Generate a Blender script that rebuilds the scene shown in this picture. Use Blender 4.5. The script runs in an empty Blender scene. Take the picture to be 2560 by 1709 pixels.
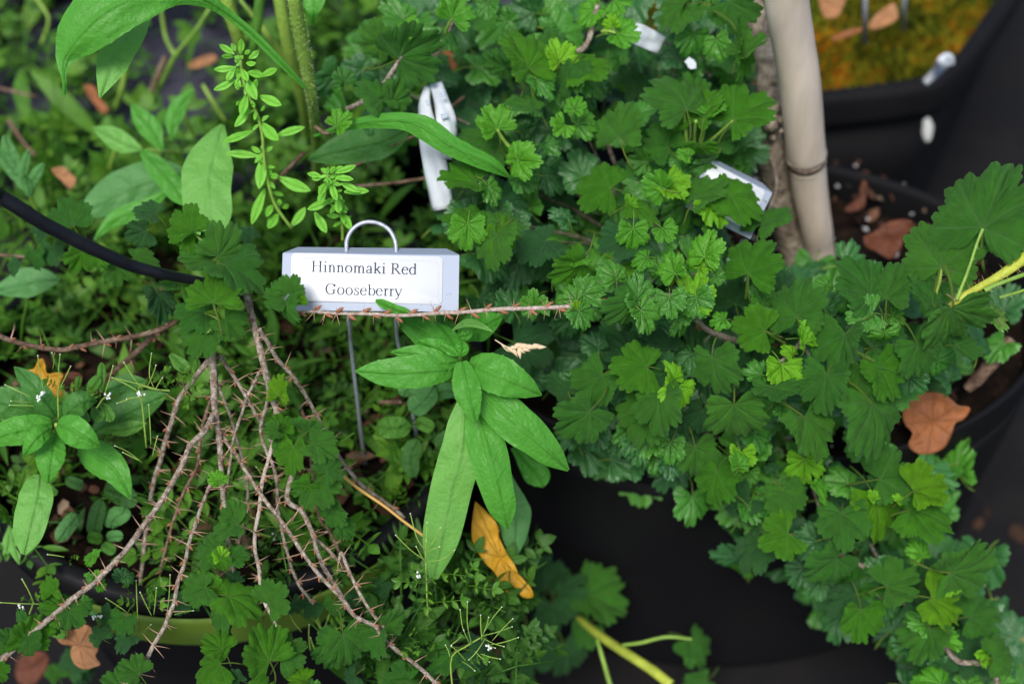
import bpy, math, random
from mathutils import Vector, Matrix, Euler, noise as mn
R = math.radians
rng = random.Random(7)
sc = bpy.context.scene

# ------------------------------------------------------------------ camera
PITCH = R(50); SOIL = 0.25; CAMZ = SOIL + 0.70; W, H, F = 2560, 1709, 50/36*2560
cam_d = bpy.data.cameras.new('camera'); cam = bpy.data.objects.new('camera', cam_d)
sc.collection.objects.link(cam); sc.camera = cam
cam.location = (0, 0, CAMZ); cam.rotation_euler = (R(90)-PITCH, 0, 0)
cam_d.lens = 50; cam_d.sensor_width = 36; cam_d.clip_start = 0.02; cam_d.clip_end = 60
cam_d.dof.use_dof = True; cam_d.dof.focus_distance = 0.72; cam_d.dof.aperture_fstop = 4.2
# ------------------------------------------------------------------ daylight (overcast)
SUN_EL, SUN_ROT = R(62), R(200)
wd = bpy.data.worlds.new('World'); sc.world = wd; wd.use_nodes = True
nt = wd.node_tree; bg = nt.nodes['Background']; sky = nt.nodes.new('ShaderNodeTexSky')
sky.sky_type = 'NISHITA'; sky.sun_disc = False; sky.sun_elevation = SUN_EL; sky.sun_rotation = SUN_ROT
sky.air_density = 1.0; sky.dust_density = 3.0; sky.ozone_density = 1.0
nt.links.new(sky.outputs[0], bg.inputs[0]); bg.inputs[1].default_value = 0.12
sd = bpy.data.lights.new('sun', 'SUN'); sd.energy = 2.4; sd.angle = R(20); sd.color = (1, .97, .92)
sun = bpy.data.objects.new('sun', sd); sc.collection.objects.link(sun)
az = SUN_ROT
sdir = Vector((math.sin(az)*math.cos(SUN_EL), math.cos(az)*math.cos(SUN_EL), math.sin(SUN_EL)))
sun.rotation_euler = sdir.to_track_quat('Z', 'Y').to_euler(); sun.location = sdir*5
sc.view_settings.view_transform = 'Standard'; sc.view_settings.look = 'None'
sc.view_settings.exposure = 0.3; sc.view_settings.gamma = 1
sc.cycles.use_denoising = True

# ------------------------------------------------------------------ mapping between the photograph and the place
CR = Vector((1, 0, 0)); CU = Vector((0, math.sin(PITCH), math.cos(PITCH))); CF = Vector((0, math.cos(PITCH), -math.sin(PITCH)))
CP = Vector((0, 0, CAMZ)); MAT3 = Matrix((CR, CU, -CF)).transposed()
OFF = {1:(0,0),2:(850,0),3:(1700,0),4:(0,570),5:(850,570),6:(1700,570),7:(0,1139),8:(850,1139),9:(1700,1139)}
K = 2349/860
def S(c, x, y): return (OFF[c][0]+x/K, OFF[c][1]+y/K)
def at(x, y, d): return CP + CF*d + CR*((x-W/2)/F*d) + CU*((H/2-y)/F*d)
def at_c(c, x, y, d): return at(*S(c, x, y), d)
def pdepth(y, z):
    v = (H/2-y)/F
    return (CAMZ-z)/(math.sin(PITCH)-v*math.cos(PITCH))
def onz(x, y, z): return at(x, y, pdepth(y, z))

# ------------------------------------------------------------------ objects
def link(o): sc.collection.objects.link(o); return o
def tag(o, label=None, cat=None, group=None, kind=None):
    if label: o['label'] = label
    if cat: o['category'] = cat
    if group: o['group'] = group
    if kind: o['kind'] = kind
    return o
def thing(name, loc, label, cat, group=None):
    o = bpy.data.objects.new(name, None); link(o); o.empty_display_size = .02
    o.location = loc; return tag(o, label, cat, group)
def wloc(o):
    v = Vector((0,0,0))
    while o is not None: v += o.location; o = o.parent
    return v
class MB:
    def __init__(s): s.v=[]; s.f=[]; s.m=[]; s.a=[]
    def add(s, v, f, mi=0, a=None, M=None):
        n = len(s.v)
        s.v += [M @ Vector(p) for p in v] if M is not None else [Vector(p) for p in v]
        s.f += [tuple(i+n for i in q) for q in f]
        s.m += mi if isinstance(mi, list) else [mi]*len(f)
        s.a += a if a is not None else [0.0]*len(v)
    def mesh(s, name, mats, smooth=True, off=None):
        me = bpy.data.meshes.new(name)
        me.from_pydata([tuple(p-off) for p in s.v] if off is not None else [tuple(p) for p in s.v], [], s.f)
        for m in mats: me.materials.append(m)
        me.polygons.foreach_set('material_index', s.m)
        me.polygons.foreach_set('use_smooth', [smooth]*len(s.f))
        at_ = me.attributes.new('vein', 'FLOAT', 'POINT'); at_.data.foreach_set('value', s.a)
        me.update(); return me
    def obj(s, name, mats, parent=None, loc=None, smooth=True):
        if not isinstance(mats, list): mats = [mats]
        if parent is not None:
            o = bpy.data.objects.new(name, s.mesh(name, mats, smooth, wloc(parent))); o.parent = parent
        else:
            loc = Vector(loc) if loc is not None else Vector((0,0,0))
            o = bpy.data.objects.new(name, s.mesh(name, mats, smooth, loc)); o.location = loc
        return link(o)
def place(name, me, M, parent):
    o = bpy.data.objects.new(name, me); o.parent = parent
    o.matrix_local = Matrix.Translation(-wloc(parent)) @ M
    return link(o)

def smooth_path(pts, n):
    """Catmull-Rom through tuples, n samples"""
    P = [tuple(p) for p in pts]; k = len(P)
    if k == 2: return [tuple(P[0][j]+(P[1][j]-P[0][j])*i/(n-1) for j in range(len(P[0]))) for i in range(n)]
    out = []
    for i in range(n):
        t = i/(n-1)*(k-1); a = min(int(t), k-2); u = t-a
        p0 = P[max(a-1,0)]; p1 = P[a]; p2 = P[a+1]; p3 = P[min(a+2,k-1)]
        out.append(tuple(.5*(2*p1[j]+(p2[j]-p0[j])*u+(2*p0[j]-5*p1[j]+4*p2[j]-p3[j])*u*u+(3*p1[j]-p0[j]-3*p2[j]+p3[j])*u**3) for j in range(len(p1))))
    return out
def tube(mb, pts, radii, n=8, mi=0, rough=0.0, cap=True, seed=0):
    pts = [Vector(p) for p in pts]; m = len(pts); v = []; f = []
    t0 = (pts[1]-pts[0]).normalized(); ref = t0.orthogonal().normalized()
    for i in range(m):
        t = (pts[min(i+1,m-1)]-pts[max(i-1,0)])
        t = t.normalized() if t.length > 1e-9 else t0
        ref = (ref - t*ref.dot(t)).normalized(); b = t.cross(ref); r = radii[i] if hasattr(radii,'__len__') else radii
        for j in range(n):
            a = 2*math.pi*j/n
            rr = r*(1+rough*mn.noise(Vector((math.cos(a)*1.7, math.sin(a)*1.7, i*.45+seed*9.1)))) if rough else r
            v.append(pts[i]+ref*(math.cos(a)*rr)+b*(math.sin(a)*rr))
    for i in range(m-1):
        for j in range(n):
            f.append((i*n+j, i*n+(j+1)%n, (i+1)*n+(j+1)%n, (i+1)*n+j))
    if cap: f.append(tuple(range(n))[::-1]); f.append(tuple((m-1)*n+j for j in range(n)))
    mb.add(v, f, mi)

# ------------------------------------------------------------------ materials
def mat(name, col, rough=.5, spec=.5, metal=0.0):
    m = bpy.data.materials.new(name); m.use_nodes = True
    b = m.node_tree.nodes['Principled BSDF']
    b.inputs['Base Color'].default_value = (*col, 1); b.inputs['Roughness'].default_value = rough
    b.inputs['Specular IOR Level'].default_value = spec; b.inputs['Metallic'].default_value = metal
    return m
def nd(m, t, **kw):
    n = m.node_tree.nodes.new(t)
    for k, v in kw.items(): setattr(n, k, v)
    return n
def lk(m, a, b): m.node_tree.links.new(a, b)
def mixc(m, fac, a, b, mode='MIX'):
    n = nd(m, 'ShaderNodeMix', data_type='RGBA', blend_type=mode)
    for sock, val in ((n.inputs[0], fac), (n.inputs[6], a), (n.inputs[7], b)):
        if isinstance(val, (int, float)): sock.default_value = val
        elif isinstance(val, tuple): sock.default_value = (*val, 1)
        else: lk(m, val, sock)
    return n.outputs[2]
def math_(m, op, a, b=None, clamp=False):
    n = nd(m, 'ShaderNodeMath', operation=op, use_clamp=clamp)
    for i, val in enumerate((a, b)):
        if val is None: continue
        if isinstance(val, (int, float)): n.inputs[i].default_value = val
        else: lk(m, val, n.inputs[i])
    return n.outputs[0]
def tex_noise(m, scale, detail=3, coord='Object', vec=None, rough=.55):
    n = nd(m, 'ShaderNodeTexNoise'); n.inputs['Scale'].default_value = scale; n.inputs['Detail'].default_value = detail
    n.inputs['Roughness'].default_value = rough
    if vec is None:
        tc = nd(m, 'ShaderNodeTexCoord'); vec = tc.outputs[coord]
    lk(m, vec, n.inputs['Vector']); return n
def ramp(m, fac, stops):
    n = nd(m, 'ShaderNodeValToRGB'); e = n.color_ramp.elements
    while len(e) < len(stops): e.new(.5)
    for i, (p, c) in enumerate(stops): e[i].position = p; e[i].color = (*c, 1)
    lk(m, fac, n.inputs[0]); return n.outputs[0]
def bump(m, h, strength, dist):
    n = nd(m, 'ShaderNodeBump'); n.inputs['Strength'].default_value = strength; n.inputs['Distance'].default_value = dist
    lk(m, h, n.inputs['Height']); lk(m, n.outputs[0], m.node_tree.nodes['Principled BSDF'].inputs['Normal']); return n
def fract_rand(m):
    oi = nd(m, 'ShaderNodeObjectInfo'); ge = nd(m, 'ShaderNodeNewGeometry')
    s = math_(m, 'ADD', oi.outputs['Random'], ge.outputs['Random Per Island'])
    return math_(m, 'FRACT', s), ge
def leafmat(name, base, alt, vein, rough=.42, trans=.28, back=None, vs=.75, spec=.32, spots=0):
    base = tuple(min(.9, x*1.52) for x in base); alt = tuple(min(.9, x*1.52) for x in alt)
    m = mat(name, base, rough, spec); b = m.node_tree.nodes['Principled BSDF']
    r, ge = fract_rand(m)
    c = mixc(m, r, base, alt)
    n1 = tex_noise(m, 3.2, 4, coord='Object') if name in ('old_leaf','leaf','fresh_leaf','young_leaf') else tex_noise(m, 90, 4)
    c = mixc(m, .55, c, ramp(m, n1.outputs['Fac'], [(.3, (.55,.58,.6)), (.7, (1.45,1.38,1.25))]), 'MULTIPLY')
    if spots:
        n3 = tex_noise(m, 7, 3); sp = ramp(m, n3.outputs['Fac'], [(.66, (0,0,0)), (.72, (1,1,1))])
        c = mixc(m, math_(m, 'MULTIPLY', math_(m, 'MULTIPLY', sp, spots), math_(m, 'GREATER_THAN', r, .6)), c, (.20,.13,.05))
    va = nd(m, 'ShaderNodeAttribute', attribute_name='vein')
    c = mixc(m, math_(m, 'MULTIPLY', va.outputs['Fac'], vs), c, vein)
    bk = back or tuple(min(1, x*1.25+.03) for x in base)
    c = mixc(m, math_(m, 'MULTIPLY', ge.outputs['Backfacing'], .7), c, bk)
    lk(m, c, b.inputs['Base Color'])
    n2 = tex_noise(m, 420, 3)
    hgt = math_(m, 'SUBTRACT', math_(m, 'MULTIPLY', n2.outputs['Fac'], .8), math_(m, 'MULTIPLY', va.outputs['Fac'], .7))
    bm = bump(m, hgt, 1.0, .0010)
    tr = nd(m, 'ShaderNodeBsdfTranslucent'); ms = nd(m, 'ShaderNodeMixShader'); out = m.node_tree.nodes['Material Output']
    lk(m, mixc(m, .6, c, (1.3,1.5,.5), 'MULTIPLY'), tr.inputs[0]); ms.inputs[0].default_value = trans
    lk(m, b.outputs[0], ms.inputs[1]); lk(m, tr.outputs[0], ms.inputs[2]); lk(m, ms.outputs[0], out.inputs[0])
    return m
G_OLD  = leafmat('old_leaf',   (.022,.098,.026), (.034,.132,.028), (.08,.21,.08), .36, .22, spec=.62, spots=.5)
G_MID  = leafmat('leaf',       (.038,.165,.018), (.058,.205,.018), (.12,.29,.08), .35, .26, spec=.52, spots=.6)
G_BRI  = leafmat('fresh_leaf', (.052,.205,.012), (.072,.245,.013), (.15,.38,.07), .40, .28, spec=.3, spots=.5)
G_YNG  = leafmat('young_leaf', (.080,.255,.010), (.120,.310,.012), (.23,.46,.06), .45, .30, spec=.2)
G_PET = leafmat('leaf_stalk', (.085,.17,.025), (.13,.20,.03), (.2,.3,.08), .45, .12)
G_STEM = leafmat('green_stem', (.15,.27,.045), (.19,.30,.05), (.3,.4,.1), .45, .12)
TONES = [G_OLD, G_MID, G_BRI, G_YNG, G_STEM]
W_LEAF = leafmat('weed_leaf', (.038,.180,.010), (.048,.205,.012), (.12,.35,.05), .38, .28, vs=.55, spec=.3)
W_MID = leafmat('mid_weed_leaf', (.028,.165,.005), (.038,.19,.006), (.09,.28,.04), .40, .28, vs=.5, spec=.28)
W_DARK = leafmat('dark_weed_leaf', (.022,.105,.010), (.034,.130,.010), (.08,.22,.04), .44, .26, vs=.5)
W_PALE = leafmat('pale_weed_leaf', (.078,.225,.032), (.09,.25,.036), (.21,.38,.12), .5, .26, vs=.5)
W_GREY = leafmat('grey_weed_leaf', (.042,.145,.032), (.055,.165,.036), (.12,.27,.09), .5, .25, vs=.4)
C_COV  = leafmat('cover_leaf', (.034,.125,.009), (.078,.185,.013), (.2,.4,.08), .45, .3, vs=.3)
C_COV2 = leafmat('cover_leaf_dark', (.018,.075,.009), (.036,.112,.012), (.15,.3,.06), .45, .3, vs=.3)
YEL = leafmat('yellow_leaf', (.42,.235,.014), (.38,.20,.014), (.45,.2,.02), .5, .25, back=(.6,.38,.05), spots=.3)
TAN = leafmat('tan_dead_leaf', (.30,.145,.065), (.26,.125,.055), (.3,.13,.05), .6, .15, back=(.5,.27,.13), spots=.5)
BRN = leafmat('brown_dead_leaf', (.24,.088,.03), (.19,.065,.022), (.20,.08,.03), .55, .12, back=(.4,.2,.08), spots=.8)
RUS = leafmat('rust_dead_leaf', (.085,.025,.010), (.06,.018,.009), (.1,.04,.02), .6, .1, back=(.25,.1,.04), spots=.4)
def barkmat(name, c1, c2, c3, scale=60, bs=.9, bd=.0008, stretch=(1,1,1), mf=.6):
    m = mat(name, c1, .75, .25); b = m.node_tree.nodes['Principled BSDF']
    tc = nd(m, 'ShaderNodeTexCoord'); mp = nd(m, 'ShaderNodeMapping'); mp.inputs['Scale'].default_value = stretch
    lk(m, tc.outputs['Object'], mp.inputs[0])
    n = tex_noise(m, scale, 5, vec=mp.outputs[0]); n2 = tex_noise(m, scale*4, 4, vec=mp.outputs[0])
    c = ramp(m, n.outputs['Fac'], [(.3, c1), (.5, c2), (.72, c3)])
    c = mixc(m, mf, c, ramp(m, n2.outputs['Fac'], [(.35, (.45,.42,.4)), (.6, (1.2,1.2,1.2))]), 'MULTIPLY')
    lk(m, c, b.inputs['Base Color']); bump(m, n2.outputs['Fac'], bs, bd); return m
TWIG = barkmat('twig_bark', (.115,.07,.045), (.30,.24,.185), (.57,.52,.45), 380)
PALE_TWIG = barkmat('pale_twig_bark', (.30,.20,.14), (.50,.41,.34), (.68,.61,.55), 420)
OLD_TWIG = barkmat('old_twig_bark', (.08,.045,.03), (.17,.105,.07), (.30,.22,.16), 120)
TRUNK = barkmat('trunk_bark', (.15,.115,.085), (.33,.27,.205), (.46,.40,.32), 55, 1, .003)
THORN = mat('thorn', (.50,.26,.16), .5); BUD = mat('bud', (.40,.13,.06), .5)
r_, g_ = fract_rand(BUD)
cc = mixc(BUD, tex_noise(BUD, 900, 2).outputs['Fac'], (.13,.035,.018), (.46,.19,.09)); lk(BUD, cc, BUD.node_tree.nodes['Principled BSDF'].inputs[0])
cc = mixc(THORN, tex_noise(THORN, 300, 2).outputs['Fac'], (.30,.13,.08), (.60,.42,.29)); lk(THORN, cc, THORN.node_tree.nodes['Principled BSDF'].inputs[0])
def plastic(name, c, rough=.5, dust=(.10,.09,.08), amt=.35, scale=14):
    m = mat(name, c, rough, .22); n = tex_noise(m, scale, 6, rough=.7); n2 = tex_noise(m, 700, 2)
    f = ramp(m, n.outputs['Fac'], [(.45, (0,0,0)), (.8, (amt,amt,amt))])
    lk(m, mixc(m, f, c, dust), m.node_tree.nodes['Principled BSDF'].inputs[0]); bump(m, n2.outputs['Fac'], .25, .0004); return m
POT = plastic('black_pot_plastic', (.006,.006,.0075), .55, (.035,.03,.026), .3); POT2 = plastic('black_pot_fabric', (.0038,.0038,.005), .75, (.011,.011,.010), .5, 9)
HOSE = plastic('black_hose', (.007,.008,.012), .40, (.03,.03,.035), .4, 60)
BAND = plastic('olive_plastic', (.11,.185,.022), .5, (.10,.17,.03), .9, 50)
MATF = plastic('weed_mat', (.045,.045,.068), .85, (.06,.055,.065), .6, 12); GRD = plastic('ground_fabric', (.006,.006,.007), .8, (.018,.014,.010), .8, 9)
def soilmat():
    m = mat('potting_soil', (.02,.013,.009), .95, .1); b = m.node_tree.nodes['Principled BSDF']
    n = tex_noise(m, 45, 8, rough=.75); n2 = tex_noise(m, 260, 5, rough=.7)
    c = ramp(m, n.outputs['Fac'], [(.35, (.006,.004,.003)), (.52, (.014,.009,.006)), (.72, (.05,.027,.015))])
    c = mixc(m, .5, c, ramp(m, n2.outputs['Fac'], [(.4, (.4,.4,.4)), (.7, (2,1.9,1.8))]), 'MULTIPLY')
    lk(m, c, b.inputs[0]); bump(m, n2.outputs['Fac'], 1, .004); return m
SOILM = soilmat()
CHIP = mat('bark_chip', (.12,.05,.03), .8, .2); r_, g_ = fract_rand(CHIP)
lk(CHIP, ramp(CHIP, r_, [(0,(.02,.011,.007)),(.5,(.06,.028,.016)),(.85,(.14,.062,.035)),(.95,(.22,.16,.11))]), CHIP.node_tree.nodes['Principled BSDF'].inputs[0])
PERL = mat('perlite', (.42,.41,.39), .9, .1)
ZINC = mat('zinc', (.50,.55,.66), .5, .5, .1)
zn = tex_noise(ZINC, 30, 4); lk(ZINC, mixc(ZINC, zn.outputs['Fac'], (.25,.30,.39), (.31,.36,.45)), ZINC.node_tree.nodes['Principled BSDF'].inputs[0])
zs = ramp(ZINC, tex_noise(ZINC, 330, 2).outputs['Fac'], [(.70, (1,1,1)), (.76, (.45,.42,.38))]); zo = ZINC.node_tree.nodes['Principled BSDF'].inputs[0]; lk(ZINC, mixc(ZINC, 1.0, zo.links[0].from_socket, zs, 'MULTIPLY'), zo)
zn = tex_noise(ZINC, 200, 3); bump(ZINC, zn.outputs['Fac'], .06, .0005)
WIRE = mat('galvanised_wire', (.34,.37,.43), .42, .5, .35); zn = tex_noise(WIRE, 500, 3)
lk(WIRE, mixc(WIRE, zn.outputs['Fac'], (.16,.18,.23), (.62,.66,.74)), WIRE.node_tree.nodes['Principled BSDF'].inputs[0])
PAPER = mat('white_label_paper', (.88,.91,.95), .45, .4); INK = mat('ink', (.035,.042,.06), .6, .2)
EDGE = mat('sticker_edge_line', (.50,.52,.54), .6, .2)
WPL = mat('white_plastic', (.70,.74,.80), .45, .4); pn = tex_noise(WPL, 40, 3)
lk(WPL, mixc(WPL, pn.outputs['Fac'], (.46,.52,.58), (.68,.72,.76)), WPL.node_tree.nodes['Principled BSDF'].inputs[0])
BLUEP = mat('blue_print', (.16,.22,.36), .5)
SEED = mat('dry_grass_seed', (.66,.52,.34), .7, .2); WHT = mat('white_petal', (.8,.82,.8), .6, .3)
# ------------------------------------------------------------------ gooseberry leaf templates
def gleaf(seed, nth=181, nr=9, young=False, petiole=True):
    q = random.Random(seed); mb = MB()
    tmax = R(q.uniform(118, 150)); k = 180/q.uniform(11.5, 13.5)
    lob = [(0,1.0)]+[(s*R(q.uniform(46,52)), q.uniform(.90,1.0)) for s in (1,-1)]+[(s*R(q.uniform(96,106)), q.uniform(.70,.84)) for s in (1,-1)]
    fold = q.uniform(.0,.34)+(.15 if young else 0); droop = q.uniform(-.12,.45); cup = q.uniform(-.38,.22); XS = q.uniform(.86,.98); tw = q.uniform(-.12,.12)
    pl = q.uniform(.05,.10)*(1.5 if young else 1); ph = q.uniform(0,6); depth = q.uniform(.30,.46); sw = q.uniform(25,26.5)
    ths = [-tmax+2*tmax*i/(nth-1) for i in range(nth)]
    def rad(th):
        best = 0; dd = 9
        for a, L in lob:
            d = abs(th-a); w = R(sw) if abs(a) < R(60) else R(sw+8)
            r = L*(1-depth*min(1.08, (d/w))**6-.015*min(1.2, d/w)**2)
            if r > best: best = r; dd = (th-a)
        edge = (tmax-abs(th)); best = max(best, .22)
        fr_ = ((dd*k/math.pi+.5) % 1)*2-1; best *= .89+.13*math.sqrt(max(0, 1-fr_*fr_))
        if edge < R(14): best *= .55+.45*(edge/R(14))**.5
        return best, dd
    v = []; a = []; rows = []
    for i, th in enumerate(ths):
        r, dd = rad(th); row = []
        for j in range(1, nr+1):
            t = (j/nr)**.85; x = math.sin(th)*r*t; y = math.cos(th)*r*t
            z = pl*t*r*(1-math.exp(-(dd/R(9))**2))-pl*.7*t*(1-math.exp(-(dd/R(22))**4))
            al_ = r*t*math.cos(dd); bl_ = abs(r*t*math.sin(dd)); sp_ = (al_-1.25*bl_)*7.5+ph; z += .022*math.cos(6.283*sp_)*min(1, bl_/.06)*min(1, al_/.3)+.012*mn.noise(Vector((x*9+seed, y*9, 0)))
            z += fold*abs(x)-droop*y*abs(y)+cup*(x*x+y*y)+tw*x*y+.034*math.sin(8*x+ph)*math.sin(6*y+ph*2)*(2 if young else 1)
            z -= .045*max(0, t-.8)/.2
            pv = math.exp(-(dd*r*t/.018)**2)
            sv = .5*max(0, -math.cos(6.283*sp_))**8*min(1, al_/.35) if bl_ > .01 else 0
            ev = .35 if j == nr else 0
            z += .075*t*r*(math.exp(-(dd/R(13))**2)-.55)*-1*(.6+.4*math.sin(ph)); v.append((x*XS,y,z)); a.append(min(1, max(pv*(1-.4*t), sv, ev)))
        rows.append(i*nr)
    v.append((0,0,0)); a.append(1); c = len(v)-1; f = []
    for i in range(nth-1):
        f.append((c, rows[i+1], rows[i]))
        for j in range(nr-1): f.append((rows[i]+j, rows[i+1]+j, rows[i+1]+j+1, rows[i]+j+1))
    mb.add(v, f, 0, a)
    if petiole:
        px = q.uniform(-.25,.25); L = q.uniform(.45,.8)
        pts = smooth_path([(0,.02,0),(px*.3,-.25*L,-.06),(px*.7,-.65*L,-.22),(px,-L,-.5)], 6)
        tube(mb, pts, [.020,.020,.021,.023,.026,.03], 5, 1)
    return mb
LT = [gleaf(100+i) for i in range(14)]; YT = [gleaf(300+i, young=True) for i in range(5)]
LOW = [gleaf(500+i, 85, 4) for i in range(6)]
LM = {}
def leafmesh(i, tone):
    key = (i, tone)
    if key not in LM:
        t = (YT[i-100] if i >= 100 else LT[i]); LM[key] = t.mesh('leaf', [TONES[tone], G_PET])
    return LM[key]
UPC = Vector((0, math.cos(PITCH), math.sin(PITCH)))   # world up in camera axes
def leaf_matrix(bx, by, tx, ty, w, d, up=.78, jit=.22):
    dx, dy = tx-bx, -(ty-by); L = math.hypot(dx, dy) or 1
    y = Vector((dx/L, dy/L, 0)); n = Vector((0,0,1)); W0 = 1.38; best = None
    if w < W0*.97: ang = math.acos(max(.25 if w < .55 else .62, min(1, w/W0))); modes = [('roll', ang), ('roll', -ang)]; Lm = L
    else: ang = math.acos(max(.38, min(1, W0/w))); modes = [('pitch', ang), ('pitch', -ang)]; Lm = L/math.cos(ang)
    jr = rng.uniform(-jit, jit); jp = rng.uniform(-jit, jit)
    c = []
    for md, an in modes:
        x = y.cross(n)
        if md == 'roll': Q = Matrix.Rotation(an+jr, 3, y) @ Matrix.Rotation(jp, 3, x)
        else: Q = Matrix.Rotation(an+jp, 3, x) @ Matrix.Rotation(jr, 3, y)
        c.append((( Q@n).dot(UPC), Q))
    c.sort(key=lambda t: t[0])
    Q = c[1][1] if rng.random() < up else c[0][1]
    yy = Q@y; nn = Q@n; xx = yy.cross(nn)
    M3 = MAT3 @ Matrix((xx, yy, nn)).transposed()
    s = Lm/F*d*rng.uniform(.84, .98)
    return Matrix.Translation(at(bx, by, d)) @ M3.to_4x4() @ Matrix.Scale(s, 4), s

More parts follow.
